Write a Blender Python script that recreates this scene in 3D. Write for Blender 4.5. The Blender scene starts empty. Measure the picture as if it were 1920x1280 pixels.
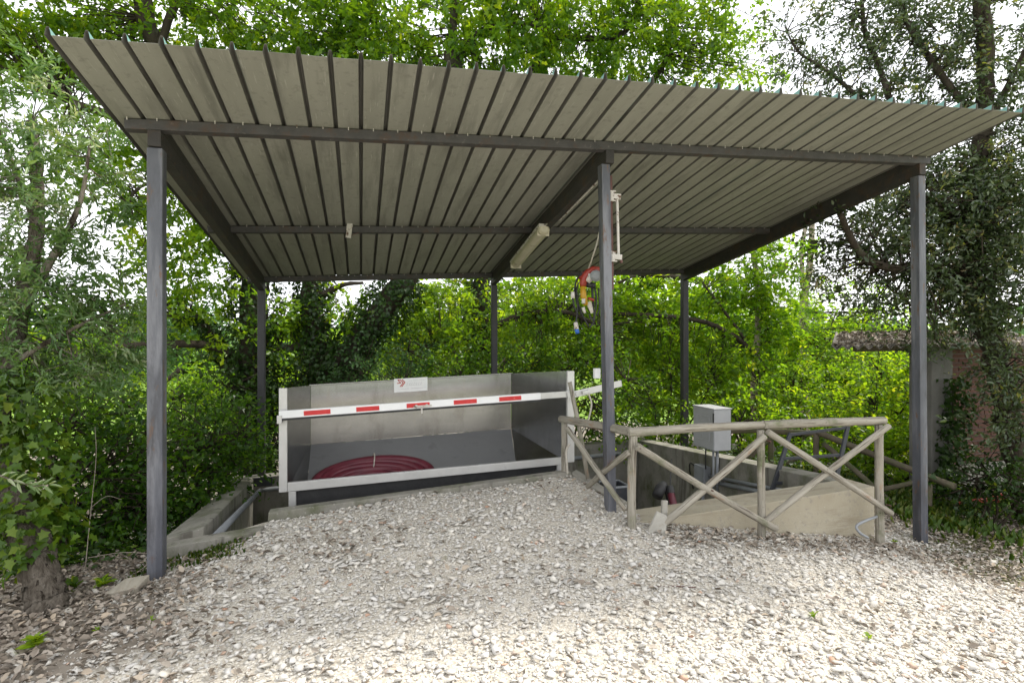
import bpy, math, random
import numpy as np
from mathutils import Matrix, Vector

# ------------------------------------------------------------------ camera, sky, sun, exposure
scene = bpy.context.scene
COL = scene.collection
cam_data = bpy.data.cameras.new("camera")
cam = bpy.data.objects.new("camera", cam_data)
COL.objects.link(cam)
cam.location = (0.0, 0.0, 1.83)
cam.rotation_euler = (math.radians(90), 0, -0.2644)
cam_data.sensor_width = 36.0
cam_data.lens = 36.0 * 1045.7 / 1920.0
cam_data.clip_start = 0.05
cam_data.clip_end = 2000.0
scene.camera = cam

SUN_EL, SUN_AZ = 50.0, 74.0      # elevation; azimuth clockwise from +Y (sun high on the right, a little beyond the canopy)
world = bpy.data.worlds.new("World")
scene.world = world
world.use_nodes = True
wn, wl = world.node_tree.nodes, world.node_tree.links
wn.clear()
w_out = wn.new("ShaderNodeOutputWorld")
w_bg = wn.new("ShaderNodeBackground")
w_sky = wn.new("ShaderNodeTexSky")
w_sky.sky_type = 'NISHITA'
w_sky.sun_disc = False
w_sky.sun_elevation = math.radians(SUN_EL)
w_sky.sun_rotation = math.radians(SUN_AZ)
w_sky.air_density = 1.0
w_sky.dust_density = 4.0
w_cloud = wn.new("ShaderNodeTexNoise")
w_cloud.inputs["Scale"].default_value = 2.2
w_cloud.inputs["Detail"].default_value = 7
w_ramp = wn.new("ShaderNodeValToRGB")
w_ramp.color_ramp.elements[0].position = 0.3
w_ramp.color_ramp.elements[0].color = (0.80, 0.82, 0.86, 1)
w_ramp.color_ramp.elements[1].position = 0.7
w_ramp.color_ramp.elements[1].color = (1, 1, 1, 1)
w_gain = wn.new("ShaderNodeVectorMath"); w_gain.operation = 'SCALE'; w_gain.inputs["Scale"].default_value = 14.0
w_mix = wn.new("ShaderNodeMixRGB"); w_mix.inputs[0].default_value = 0.86      # thin cloud over most of the sky
wl.new(w_cloud.outputs["Fac"], w_ramp.inputs["Fac"])
wl.new(w_ramp.outputs["Color"], w_gain.inputs[0])
wl.new(w_sky.outputs["Color"], w_mix.inputs[1])
wl.new(w_gain.outputs["Vector"], w_mix.inputs[2])
wl.new(w_mix.outputs["Color"], w_bg.inputs["Color"])
w_bg.inputs["Strength"].default_value = 0.12
wl.new(w_bg.outputs["Background"], w_out.inputs["Surface"])

sun_data = bpy.data.lights.new("sun", 'SUN')
sun_data.energy = 4.0
sun_data.angle = math.radians(8)
sun_data.color = (1.0, 0.95, 0.86)
sun = bpy.data.objects.new("sun", sun_data)
COL.objects.link(sun)
_az, _el = math.radians(SUN_AZ), math.radians(SUN_EL)
_sd = Vector((math.sin(_az) * math.cos(_el), math.cos(_az) * math.cos(_el), math.sin(_el)))
sun.rotation_euler = _sd.to_track_quat('Z', 'Y').to_euler()

scene.view_settings.view_transform = 'Standard'
scene.view_settings.look = 'None'
scene.view_settings.gamma = 1.0
scene.view_settings.use_curve_mapping = False
scene.view_settings.exposure = 0.5
scene.render.engine = 'CYCLES'
scene.cycles.max_bounces = 6
scene.cycles.diffuse_bounces = 3
scene.cycles.glossy_bounces = 3
scene.cycles.transmission_bounces = 4
scene.cycles.use_denoising = True
scene.cycles.sample_clamp_indirect = 6.0

# ------------------------------------------------------------------ helpers
RNG = np.random.default_rng(7)
random.seed(7)

def tag(o, label=None, cat=None, group=None, kind=None):
    if label: o["label"] = label
    if cat: o["category"] = cat
    if group: o["group"] = group
    if kind: o["kind"] = kind
    return o

def thing(name, loc, label, cat, group=None):
    o = bpy.data.objects.new(name, None)
    o.empty_display_size = 0.1
    COL.objects.link(o)
    o.location = loc
    return tag(o, label, cat, group)

def origin_of(o):
    p = Vector((0, 0, 0))
    while o is not None:
        p = p + o.location
        o = o.parent
    return p

def link(name, me, mat, parent=None, loc=None, smooth=False):
    """mesh data given in world coordinates; the object keeps the world origin unless loc is given"""
    o = bpy.data.objects.new(name, me)
    COL.objects.link(o)
    if mat is not None:
        for m in (mat if isinstance(mat, (list, tuple)) else [mat]):
            me.materials.append(m)
    if loc is not None:
        o.location = loc
    if parent is not None:
        o.parent = parent
        o.matrix_parent_inverse = parent_world(parent).inverted()
    if smooth:
        me.polygons.foreach_set("use_smooth", [True] * len(me.polygons))
    return o

def parent_world(p):
    m = Matrix.LocRotScale(p.location, p.rotation_euler, p.scale)
    if p.parent is not None:
        m = parent_world(p.parent) @ p.matrix_parent_inverse @ m
    return m

class MB:
    """collects shapes for one mesh"""
    def __init__(self):
        self.v, self.f, self.m = [], [], []
    def add(self, vs, fs, mi=0):
        b = len(self.v)
        self.v += [tuple(map(float, p)) for p in vs]
        self.f += [tuple(b + i for i in q) for q in fs]
        self.m += [mi] * len(fs)
        return self
    def hexa(self, p, mi=0):
        """8 corners: bottom 0-3 counter-clockwise, top 4-7"""
        return self.add(p, [(3, 2, 1, 0), (4, 5, 6, 7), (0, 1, 5, 4), (1, 2, 6, 5), (2, 3, 7, 6), (3, 0, 4, 7)], mi)
    def box(self, x0, x1, y0, y1, z0, z1, mi=0):
        return self.hexa([(x0, y0, z0), (x1, y0, z0), (x1, y1, z0), (x0, y1, z0),
                          (x0, y0, z1), (x1, y0, z1), (x1, y1, z1), (x0, y1, z1)], mi)
    def bar(self, a, b, w, h, up=(0, 0, 1), mi=0):
        """rectangular bar from a to b, w sideways, h along up"""
        a, b, up = Vector(a), Vector(b), Vector(up)
        d = (b - a).normalized()
        s = d.cross(up).normalized()
        u = s.cross(d).normalized()
        s *= w / 2; u *= h / 2
        return self.hexa([a - s - u, a + s - u, b + s - u, b - s - u, a - s + u, a + s + u, b + s + u, b - s + u], mi)
    def tube(self, pts, rad, n=10, cap=True, mi=0):
        pts = [Vector(p) for p in pts]
        k = len(pts)
        rad = [rad] * k if isinstance(rad, (int, float)) else list(rad)
        t0 = (pts[1] - pts[0]).normalized()
        ref = Vector((0, 0, 1)) if abs(t0.z) < 0.9 else Vector((1, 0, 0))
        u = t0.cross(ref).normalized()
        vs, fs = [], []
        for i in range(k):
            t = (pts[min(i + 1, k - 1)] - pts[max(i - 1, 0)])
            t = t.normalized() if t.length > 1e-9 else t0
            u = (u - t * u.dot(t)).normalized()
            w = t.cross(u)
            for j in range(n):
                a = 2 * math.pi * j / n
                vs.append(pts[i] + (u * math.cos(a) + w * math.sin(a)) * rad[i])
        for i in range(k - 1):
            for j in range(n):
                fs.append((i * n + j, i * n + (j + 1) % n, (i + 1) * n + (j + 1) % n, (i + 1) * n + j))
        if cap:
            fs.append(tuple(range(n - 1, -1, -1)))
            fs.append(tuple((k - 1) * n + j for j in range(n)))
        return self.add(vs, fs, mi)
    def mesh(self, name):
        me = bpy.data.meshes.new(name)
        me.from_pydata(self.v, [], self.f)
        if any(self.m):
            me.polygons.foreach_set("material_index", self.m)
        me.update()
        return me
    def build(self, name, mat, parent=None, smooth=False, bevel=0.0, seg=2):
        o = link(name, self.mesh(name), mat, parent, smooth=smooth)
        if bevel:
            b = o.modifiers.new("bevel", 'BEVEL'); b.width = bevel; b.segments = seg; b.limit_method = 'ANGLE'
        return o

def mesh_np(name, V, loops, totals, attr=None):
    me = bpy.data.meshes.new(name)
    V = np.asarray(V, np.float32); loops = np.asarray(loops, np.int32); totals = np.asarray(totals, np.int32)
    me.vertices.add(len(V)); me.vertices.foreach_set("co", V.ravel())
    me.loops.add(len(loops)); me.loops.foreach_set("vertex_index", loops)
    me.polygons.add(len(totals))
    starts = np.zeros(len(totals), np.int32); starts[1:] = np.cumsum(totals)[:-1]
    me.polygons.foreach_set("loop_start", starts)
    if attr is not None:
        a = me.attributes.new("tint", 'FLOAT', 'FACE')
        a.data.foreach_set("value", np.asarray(attr, np.float32))
    me.update(calc_edges=True)
    return me

# ------------------------------------------------------------------ materials (all procedural)
def new_mat(name):
    m = bpy.data.materials.new(name)
    m.use_nodes = True
    nt = m.node_tree
    return m, nt, nt.nodes, nt.links, nt.nodes["Principled BSDF"]

def noise(nt, vec, scale, detail=6, rough=0.6):
    n = nt.nodes.new("ShaderNodeTexNoise")
    n.inputs["Scale"].default_value = scale
    n.inputs["Detail"].default_value = detail
    n.inputs["Roughness"].default_value = rough
    if vec is not None: nt.links.new(vec, n.inputs["Vector"])
    return n.outputs["Fac"]

def ramp(nt, fac, stops):
    r = nt.nodes.new("ShaderNodeValToRGB")
    el = r.color_ramp.elements
    while len(el) < len(stops): el.new(0.5)
    for e, (p, c) in zip(el, stops):
        e.position = p
        e.color = (*c, 1) if len(c) == 3 else c
    nt.links.new(fac, r.inputs["Fac"])
    return r.outputs["Color"]

def step(nt, fac, a, b):
    return ramp(nt, fac, [(a, (0, 0, 0)), (b, (1, 1, 1))])

def mix(nt, fac, a, b):
    n = nt.nodes.new("ShaderNodeMixRGB")
    for s, v in zip(n.inputs, (fac, a, b)):
        if isinstance(v, bpy.types.NodeSocket): nt.links.new(v, s)
        elif isinstance(v, (int, float)): s.default_value = v
        else: s.default_value = (*v, 1)
    return n.outputs["Color"]

def coords(nt, stretch=(1, 1, 1)):
    t = nt.nodes.new("ShaderNodeTexCoord")
    mp = nt.nodes.new("ShaderNodeMapping")
    mp.inputs["Scale"].default_value = stretch
    nt.links.new(t.outputs["Object"], mp.inputs["Vector"])
    oi = nt.nodes.new("ShaderNodeObjectInfo")
    mul = nt.nodes.new("ShaderNodeMath"); mul.operation = 'MULTIPLY'; mul.inputs[1].default_value = 37.0
    nt.links.new(oi.outputs["Random"], mul.inputs[0])
    add = nt.nodes.new("ShaderNodeVectorMath"); add.operation = 'ADD'
    nt.links.new(mp.outputs["Vector"], add.inputs[0])
    nt.links.new(mul.outputs[0], add.inputs[1])
    return add.outputs["Vector"]

def bump(nt, bs, height, strength, dist=0.01):
    b = nt.nodes.new("ShaderNodeBump")
    b.inputs["Strength"].default_value = strength
    b.inputs["Distance"].default_value = dist
    nt.links.new(height, b.inputs["Height"])
    nt.links.new(b.outputs["Normal"], bs.inputs["Normal"])

def surf(name, c1, c2, scale=4, rough=0.7, metal=0.0, stretch=(1, 1, 1), layers=(), bmp=0.3, bscale=60, spec=0.5, rvar=0.1, dist=0.01):
    """two-tone noise surface; layers = (colour, noise scale, threshold a, b, stretch) laid over it"""
    m, nt, nd, lk, bs = new_mat(name)
    v = coords(nt, stretch)
    f = noise(nt, v, scale)
    col = mix(nt, ramp(nt, f, [(0.3, (0, 0, 0)), (0.7, (1, 1, 1))]), c1, c2)
    for (c, s, a, b, st) in layers:
        col = mix(nt, step(nt, noise(nt, coords(nt, st), s, 8, 0.65), a, b), col, c)
    fine = noise(nt, coords(nt, stretch), bscale, 5)
    col = mix(nt, 0.22, col, mix(nt, fine, (0, 0, 0), col)) if False else col
    lk.new(col, bs.inputs["Base Color"])
    rr = nd.new("ShaderNodeMapRange")
    rr.inputs["To Min"].default_value = max(0.02, rough - rvar); rr.inputs["To Max"].default_value = min(1, rough + rvar)
    lk.new(fine, rr.inputs["Value"])
    lk.new(rr.outputs["Result"], bs.inputs["Roughness"])
    bs.inputs["Metallic"].default_value = metal
    bs.inputs["Specular IOR Level"].default_value = spec
    if bmp: bump(nt, bs, fine, bmp, dist)
    return m

RUST = (0.10, 0.045, 0.022)
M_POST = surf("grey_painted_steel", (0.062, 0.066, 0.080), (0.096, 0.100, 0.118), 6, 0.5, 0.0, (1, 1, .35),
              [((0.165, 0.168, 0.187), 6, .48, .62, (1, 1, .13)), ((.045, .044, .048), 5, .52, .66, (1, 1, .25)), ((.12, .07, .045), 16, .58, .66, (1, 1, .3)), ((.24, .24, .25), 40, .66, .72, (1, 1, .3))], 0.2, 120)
M_POST_SHADED = surf("shaded_painted_steel", (0.030, 0.030, 0.034), (0.048, 0.047, 0.052), 6, 0.55, 0.0, (1, 1, .35), [((.07, .06, .055), 9, .58, .70, (1, 1, .2)), (RUST, 16, .64, .70, (1, 1, .4))], 0.2, 120)  # post paint darkened: backlit shade of the back posts put into the colour
M_BEAM = surf("rusty_dark_steel", (0.042, 0.040, 0.040), (0.072, 0.067, 0.065), 9, 0.62, 0.0, (1, 1, 1),
              [((.075,.045,.03), 7, .54, .68, (1, 1, 1)), ((0.14, 0.125, 0.115), 20, .62, .70, (1, 1, 1))], 0.3, 90)
M_RAFT = surf("rusted_rafter_steel", (0.026, 0.024, 0.023), (0.042, 0.037, 0.034), 7, 0.68, 0.0, (1, 1, 1),
              [((.055,.034,.022), 5, .54, .68, (1, 1, 1)), ((0.085, 0.05, 0.03), 18, .60, .68, (1, 1, 1))], 0.35, 80)
M_SHEETU = surf("roof_underside_felt", (0.250, 0.250, 0.212), (0.320, 0.318, 0.275), 3.0, 0.5, 0.0, (1, .18, 1),
                [((0.185, 0.185, 0.158), 5, .52, .70, (1.5, .12, 1)), ((0.215, 0.214, 0.182), 14, .55, .70, (1, 1, 1)), ((.38, .375, .33), 30, .60, .68, (2, .05, 1)), ((.15, .145, .12), 45, .68, .73, (1, 1, 1))], 0.35, 220, 0.35, dist=.004)
M_SHEETR = surf("bare_dark_rib", (0.145, 0.142, 0.126), (0.19, 0.186, 0.165), 6, 0.6, 0, (1, .2, 1), [((.08, .075, .065), 9, .56, .70, (1, .2, 1))], .2, 120, .3)
M_SHEETT = surf("green_painted_sheet", (0.10, 0.22, 0.20), (0.14, 0.27, 0.24), 4, 0.5)
M_STEEL = surf("brushed_stainless", (0.27, 0.27, 0.268), (0.35, 0.35, 0.346), 2.2, 0.24, 1.0, (1, 1, 3),
               [((0.235, 0.23, 0.22), 5, .52, .68, (1, 1, .25)), ((0.34, 0.315, 0.28), 3, .58, .74, (2, 2, .4)), ((.27, .26, .24), 22, .62, .70, (1, 1, .5))], 0.06, 150, rvar=.12)
M_STEELD = surf("dull_stainless_chute", (0.26, 0.264, 0.272), (0.31, 0.314, 0.322), 2.0, 0.38, 0.45, (1, 1, 1),
                [((0.22, 0.222, 0.228), 4, .55, .7, (1, 1, 1))], 0.06, 150)
M_ALU = surf("aluminium_frame", (0.52, 0.515, 0.50), (0.63, 0.625, 0.61), 4, 0.45, 0.55, (1, 1, 1),
             [((0.42, 0.41, 0.39), 8, .60, .72, (1, 1, 1))], 0.08, 140)
M_WHITE = surf("white_paint", (0.78, 0.79, 0.80), (0.84, 0.84, 0.84), 6, 0.4, 0, (1, 1, 1), [((0.6, 0.59, 0.56), 22, .68, .75, (1, 1, 1))], 0.04)
M_RED = surf("red_reflector", (0.50, 0.012, 0.018), (0.62, 0.03, 0.03), 20, 0.35, 0, (1, 1, 1), [((0.7, .66, .64), 26, .70, .73, (1, 1, 1))], 0.1)
M_RUBBER = surf("black_rubber", (0.015, 0.015, 0.016), (0.03, 0.03, 0.03), 10, 0.6)
M_HOSE = surf("maroon_hose", (0.10, 0.014, 0.026), (0.15, 0.026, 0.040), 8, 0.42, 0, (1, 1, 1), [((0.12, 0.06, 0.06), 10, .60, .75, (1, 1, 1))], 0.1, 60)
M_ROPE = surf("pale_rope", (0.42, 0.38, 0.32), (0.55, 0.52, 0.46), 40, 0.9)
M_CONC = surf("weathered_concrete", (0.215, 0.206, 0.178), (0.305, 0.29, 0.25), 3.0, 0.88, 0, (1, 1, 1),
              [((0.11, 0.118, 0.065), 2.5, .48, .66, (1, 1, .6)), ((.13, .12, .10), 7, .56, .66, (1, 1, .12)), ((0.17, 0.16, 0.14), 12, .58, .72, (1, 1, 1)), ((0.39, 0.38, 0.34), 30, .62, .70, (1, 1, 1))], 0.5, 70, .3)
M_CONCT = surf("tan_concrete", (0.38, 0.335, 0.245), (0.45, 0.41, 0.32), 2.6, 0.85, 0, (1, 1, 1),
               [((0.30, 0.255, 0.18), 3, .56, .72, (.35, 1, 2)), ((0.31, 0.285, 0.24), 16, .56, .68, (1, 1, 1)), ((.25, .215, .16), 5, .56, .70, (.08, 1, 1.6)), ((.5, .47, .40), 40, .62, .70, (1, 1, 1))], 0.45, 80, .3)
M_CONCD = surf("damp_pit_concrete", (0.125, 0.125, 0.115), (0.19, 0.185, 0.17), 2.5, 0.85, 0, (1, 1, 1),
               [((0.07, 0.075, 0.04), 2.2, .55, .70, (1, 1, .35)), ((0.23, 0.22, 0.20), 9, .60, .72, (1, 1, 1))], 0.4, 60, .3)
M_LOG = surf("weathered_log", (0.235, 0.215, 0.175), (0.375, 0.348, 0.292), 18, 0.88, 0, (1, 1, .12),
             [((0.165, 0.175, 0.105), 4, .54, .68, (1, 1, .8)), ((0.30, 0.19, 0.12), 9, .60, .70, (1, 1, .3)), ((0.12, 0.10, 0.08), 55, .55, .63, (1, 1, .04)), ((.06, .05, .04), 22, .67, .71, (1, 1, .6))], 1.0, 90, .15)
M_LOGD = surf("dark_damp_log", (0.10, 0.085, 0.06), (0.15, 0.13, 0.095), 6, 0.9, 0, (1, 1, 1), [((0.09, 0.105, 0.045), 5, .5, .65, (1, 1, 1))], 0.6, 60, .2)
M_BOARD = surf("grey_weathered_board", (0.30, 0.285, 0.25), (0.40, 0.385, 0.34), 4, 0.85, 0, (1, 6, 1), [((0.28, 0.25, 0.20), 9, .58, .7, (1, 7, 1))], 0.4, 60, .2)
M_PLANK = surf("tan_timber", (0.28, 0.25, 0.20), (0.36, 0.33, 0.27), 5, 0.8, 0, (6, 1, 1), [((0.25, 0.20, 0.14), 10, .6, .72, (7, 1, 1))], 0.35, 60, .2)
M_CAB = surf("grey_enamel_cabinet", (0.36, 0.365, 0.375), (0.43, 0.435, 0.445), 4, 0.45, 0, (1, 1, 1), [((0.22, 0.20, 0.18), 13, .66, .74, (1, 1, .4))], 0.06)
M_PVC = surf("grey_plastic", (0.22, 0.235, 0.25), (0.28, 0.295, 0.31), 5, 0.5)
M_LADDER = surf("dark_blue_grey_steel", (0.028, 0.031, 0.037), (0.045, 0.048, 0.056), 10, 0.5, 0, (1, 1, 1), [(RUST, 12, .64, .72, (1, 1, 1))], .15)
M_BLACK = surf("black_plastic", (0.012, 0.012, 0.013), (0.025, 0.025, 0.025), 8, 0.5)
M_RPAINT = surf("red_enamel", (0.24, 0.025, 0.015), (0.32, 0.035, 0.02), 10, 0.4, 0, (1, 1, 1), [((.12, .05, .03), 20, .64, .72, (1, 1, 1))], .1)
M_YEL = surf("yellow_plastic", (0.42, 0.23, 0.01), (0.48, 0.27, 0.015), 10, 0.45)
M_BLUE = surf("blue_plastic", (0.02, 0.10, 0.42), (0.03, 0.14, 0.5), 10, 0.4)
M_PIPE = surf("brown_red_pipe", (0.085, 0.035, 0.028), (0.125, 0.055, 0.045), 12, 0.6, 0, (1, 1, 1), [((.17, .12, .11), 16, .62, .7, (1, 1, 1))], .2)
M_CLAMP = surf("flaking_white_paint", (0.50, 0.47, 0.43), (0.60, 0.57, 0.53), 9, 0.6, 0, (1, 1, 1), [(RUST, 16, .56, .62, (1, 1, 1))], .3)
M_DIFF = surf("yellowed_diffuser", (0.46, 0.415, 0.30), (0.53, 0.49, 0.375), 5, 0.35, 0, (1, 1, 1), [((.28, .235, .16), 8, .58, .70, (1, 1, 1))], .05)
M_BRICK = surf("dark_red_brick", (0.085, 0.046, 0.036), (0.125, 0.066, 0.050), 3, 0.9, 0, (1, 1, 1), [((.14, .09, .07), 9, .56, .68, (1, 1, 1))], .5, 70, .2)
M_MORTAR = surf("old_mortar", (0.15, 0.135, 0.12), (0.20, 0.18, 0.16), 8, 0.95)
M_FIBRE = surf("mossy_fibre_cement", (0.13, 0.12, 0.105), (0.20, 0.186, 0.165), 4, 0.95, 0, (1, 1, 1), [((.10, .09, .07), 3.5, .48, .64, (1, 1, 1)), ((.12, .13, .06), 6, .58, .7, (1, 1, 1))], .6, 50, .1)
M_SIGN = surf("pale_sign_plate", (0.76, 0.77, 0.76), (0.82, 0.82, 0.81), 12, 0.45, 0.2)
M_SIGNRED = surf("sign_red", (0.48, 0.05, 0.03), (0.55, 0.08, 0.05), 30, 0.5)
M_SIGNGREY = surf("sign_grey_ink", (0.20, 0.20, 0.20), (0.30, 0.30, 0.30), 60, 0.6)
M_BARK = surf("grey_brown_bark", (0.13, 0.108, 0.084), (0.29, 0.255, 0.21), 30, 0.95, 0, (1, 1, .25), [((.05, .038, .028), 11, .52, .62, (1, 1, .2)), ((.34, .315, .27), 12, .58, .70, (1, 1, .4)), ((.06, .05, .04), 40, .60, .66, (1, 1, .3))], 1.0, 45, .1, dist=.03)
M_BARKM = surf("furrowed_bark", (0.075, 0.062, 0.048), (0.19, 0.165, 0.135), 34, 0.95, 0, (1, 1, .3), [((.27, .25, .215), 14, .60, .70, (1, 1, .6)), ((.03, .024, .018), 38, .56, .63, (1, 1, .25))], 1.0, 60, .1, dist=.03)
M_BARKD = surf("dark_bark", (0.040, 0.032, 0.025), (0.080, 0.066, 0.050), 7, 0.95, 0, (1, 1, .3), [((.09, .10, .06), 5, .56, .68, (1, 1, 1))], 1.0, 24, .1, dist=.03)
M_BARKP = surf("pale_bark", (0.30, 0.25, 0.20), (0.42, 0.37, 0.31), 5, 0.9, 0, (1, 1, .3), [((.16, .12, .09), 8, .58, .7, (1, 1, .3))], .6, 30, .1)

def tint_mat(name, stops, rough=0.85, nscale=30, bmp=0.4, spec=0.3, namount=0.35):
    m, nt, nd, lk, bs = new_mat(name)
    a = nd.new("ShaderNodeAttribute"); a.attribute_name = "tint"
    col = ramp(nt, a.outputs["Fac"], stops)
    nz = noise(nt, coords(nt), nscale, 5)
    dark = nd.new("ShaderNodeMixRGB"); dark.blend_type = 'MULTIPLY'; dark.inputs[0].default_value = namount
    lk.new(col, dark.inputs[1]); lk.new(ramp(nt, nz, [(.3, (.45, .43, .40)), (.7, (1.15, 1.15, 1.15))]), dark.inputs[2])
    lk.new(dark.outputs["Color"], bs.inputs["Base Color"])
    bs.inputs["Roughness"].default_value = rough
    bs.inputs["Specular IOR Level"].default_value = spec
    bump(nt, bs, nz, bmp)
    return m

def leaf_mat(name, stops, trans=0.45, gloss=0.06, rough=0.4, tgain=2.5, tyel=(1.2, 1.0, 0.35)):
    """thin leaf: diffuse front, light passing through, a little gloss"""
    m, nt, nd, lk, bs = new_mat(name)
    nd.remove(bs)
    a = nd.new("ShaderNodeAttribute"); a.attribute_name = "tint"
    col = ramp(nt, a.outputs["Fac"], stops)
    d = nd.new("ShaderNodeBsdfDiffuse"); lk.new(col, d.inputs["Color"])
    t = nd.new("ShaderNodeBsdfTranslucent")
    g = nd.new("ShaderNodeMixRGB"); g.blend_type = 'MULTIPLY'; g.inputs[0].default_value = 1.0
    g.inputs[2].default_value = (tyel[0] * tgain, tyel[1] * tgain, tyel[2] * tgain, 1)
    lk.new(col, g.inputs[1]); lk.new(g.outputs["Color"], t.inputs["Color"])
    m1 = nd.new("ShaderNodeMixShader"); m1.inputs[0].default_value = trans
    lk.new(d.outputs[0], m1.inputs[1]); lk.new(t.outputs[0], m1.inputs[2])
    gl = nd.new("ShaderNodeBsdfGlossy"); gl.inputs["Roughness"].default_value = rough
    m2 = nd.new("ShaderNodeMixShader"); m2.inputs[0].default_value = gloss
    lk.new(m1.outputs[0], m2.inputs[1]); lk.new(gl.outputs[0], m2.inputs[2])
    lk.new(m2.outputs[0], nd["Material Output"].inputs["Surface"])
    return m

M_STONE = tint_mat("crushed_limestone", [(0.0, (.42, .405, .38)), (.18, (.56, .535, .49)), (.4, (.64, .61, .55)), (.6, (.60, .58, .55)), (.75, (.67, .625, .545)), (.88, (.73, .70, .64)), (.96, (.56, .46, .38)), (1.0, (.48, .30, .21))], .9, 25)
M_DEADLEAF = tint_mat("dead_leaves", [(0, (.16, .13, .10)), (.4, (.29, .245, .20)), (.75, (.40, .355, .30)), (1, (.44, .36, .27))], .8, 30, .2)
M_OAK = leaf_mat("oak_leaf", [(0, (.032, .085, .008)), (.5, (.080, .165, .011)), (.85, (.145, .245, .015)), (1, (.23, .31, .02))], .5, .025)
M_LIME = leaf_mat("bright_leaf", [(0, (.048, .125, .010)), (.5, (.105, .210, .014)), (.85, (.18, .29, .018)), (1, (.28, .35, .025))], .58, .025)
M_SHRUB = leaf_mat("shrub_leaf", [(0, (.018, .060, .008)), (.5, (.042, .108, .010)), (.9, (.085, .175, .013)), (1, (.15, .24, .018))], .45, .025)
M_BLUEG = leaf_mat("bluish_leaf", [(0, (.035, .085, .030)), (.6, (.065, .135, .045)), (1, (.11, .19, .06))], .4, .03, .4, 1.6, (1, 1, .7))
M_IVY = leaf_mat("ivy_leaf", [(0, (.014, .036, .008)), (.6, (.028, .066, .010)), (.92, (.055, .11, .013)), (1, (.13, .18, .02))], .25, .03, .4, 1.5)
M_IVYB = leaf_mat("young_ivy_leaf", [(0, (.035, .085, .009)), (.6, (.08, .150, .012)), (1, (.16, .22, .018))], .4, .025, .4, 1.6)
M_OLIVE = leaf_mat("olive_leaf", [(0, (.045, .105, .026)), (.5, (.095, .185, .042)), (.8, (.18, .265, .10)), (1, (.36, .41, .27))], .35, .05, .4, 1.6, (1.1, 1, .5))
M_EVER = leaf_mat("evergreen_leaf", [(0, (.024, .046, .018)), (.5, (.055, .088, .032)), (.80, (.10, .14, .05)), (.90, (.20, .165, .09)), (.95, (.19, .23, .05)), (1, (.30, .32, .06))], .33, .06, .35, 1.6, (1.1, 1, .5))
M_GRASS = leaf_mat("grass_blade", [(0, (.04, .085, .012)), (.6, (.075, .14, .02)), (1, (.17, .19, .05))], .3, .02)
M_WEED = leaf_mat("weed_leaf", [(0, (.09, .18, .012)), (1, (.21, .31, .03))], .4, .02)

def ground_material():
    m, nt, nd, lk, bs = new_mat("gravel_ground")
    v = coords(nt)
    vo = nd.new("ShaderNodeTexVoronoi"); vo.inputs["Scale"].default_value = 70
    lk.new(v, vo.inputs["Vector"])
    sepc = nd.new("ShaderNodeSeparateColor"); lk.new(vo.outputs["Color"], sepc.inputs[0])
    grain = ramp(nt, sepc.outputs[0], [(0, (.44, .405, .345)), (.35, (.55, .51, .44)), (.7, (.61, .575, .505)), (1, (.67, .64, .58))])
    gap = step(nt, vo.outputs["Distance"], .35, .75)
    grain = mix(nt, gap, grain, (.38, .34, .28))
    soil = mix(nt, noise(nt, v, 3), (.17, .145, .115), (.27, .235, .195))
    moss = mix(nt, noise(nt, v, 9), (.07, .085, .03), (.14, .13, .055))
    meadow = mix(nt, noise(nt, v, .12), (.10, .19, .02), (.17, .26, .035))
    at = nd.new("ShaderNodeAttribute"); at.attribute_name = "cover"
    sp = nd.new("ShaderNodeSeparateColor"); lk.new(at.outputs["Color"], sp.inputs[0])
    n1 = noise(nt, v, 2.2, 8, .7)
    def edge(ch):
        ad = nd.new("ShaderNodeMath"); ad.operation = 'ADD'; lk.new(ch, ad.inputs[0]); lk.new(n1, ad.inputs[1])
        return step(nt, ad.outputs[0], .86, 1.12)
    col = mix(nt, edge(sp.outputs[0]), grain, soil)
    col = mix(nt, edge(sp.outputs[1]), col, moss)
    col = mix(nt, edge(sp.outputs[2]), col, meadow)
    lk.new(col, bs.inputs["Base Color"])
    bs.inputs["Roughness"].default_value = .95
    bs.inputs["Specular IOR Level"].default_value = .15
    bump(nt, bs, vo.outputs["Distance"], -.6, .012)
    return m
M_GROUND = ground_material()

# ------------------------------------------------------------------ ground
CTRL = np.array([(-1.5, 4.8, 0), (2.23, 4.8, .235), (6.03, 4.8, -.43), (-.83, 5.65, .165), (2.1, 5.68, .385), (.6, 5.65, .285), (-1.55, 5.4, -.03),
    (2.85, 4.6, .09), (3.61, 4.6, .0), (5.18, 4.6, -.25), (2.32, 4.4, .16), (0, 0, .28), (.7, 2.6, .17), (3, 2.6, .03), (-2, 3, .08), (-3.5, 4, .1),
    (-2.1, 4.55, 0), (-2.1, 5.3, -.06), (6, 2.6, -.36), (9, 5, -.55), (8.3, 6.2, -.46), (12, 7, -.6), (-4, 5.5, -.2), (4.5, 0, .0), (-4, 0, .25),
    (-3, 8, -.9), (-3, 11, -1.4), (2, 12, -1.4), (8, 11, -1.0), (-1.7, 7, -.45), (-1.8, 9, -.7), (6.2, 9.6, -.3), (5.8, 7.5, -.15), (5.8, 6, -.25), (9, 1, -.4), (12, 3, -.6), (-6, 2, .2), (1, 10.5, -.9), (4, 10.5, -.7)])
def _rbf():
    P = CTRL[:, :2]
    K = np.hypot(P[:, None, 0] - P[None, :, 0], P[:, None, 1] - P[None, :, 1])
    n = len(P)
    A = np.zeros((n + 3, n + 3)); A[:n, :n] = K + .02 * np.eye(n); A[:n, n:] = np.c_[np.ones(n), P]; A[n:, :n] = A[:n, n:].T
    return np.linalg.solve(A, np.r_[CTRL[:, 2], 0, 0, 0])
_W = _rbf()
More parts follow.
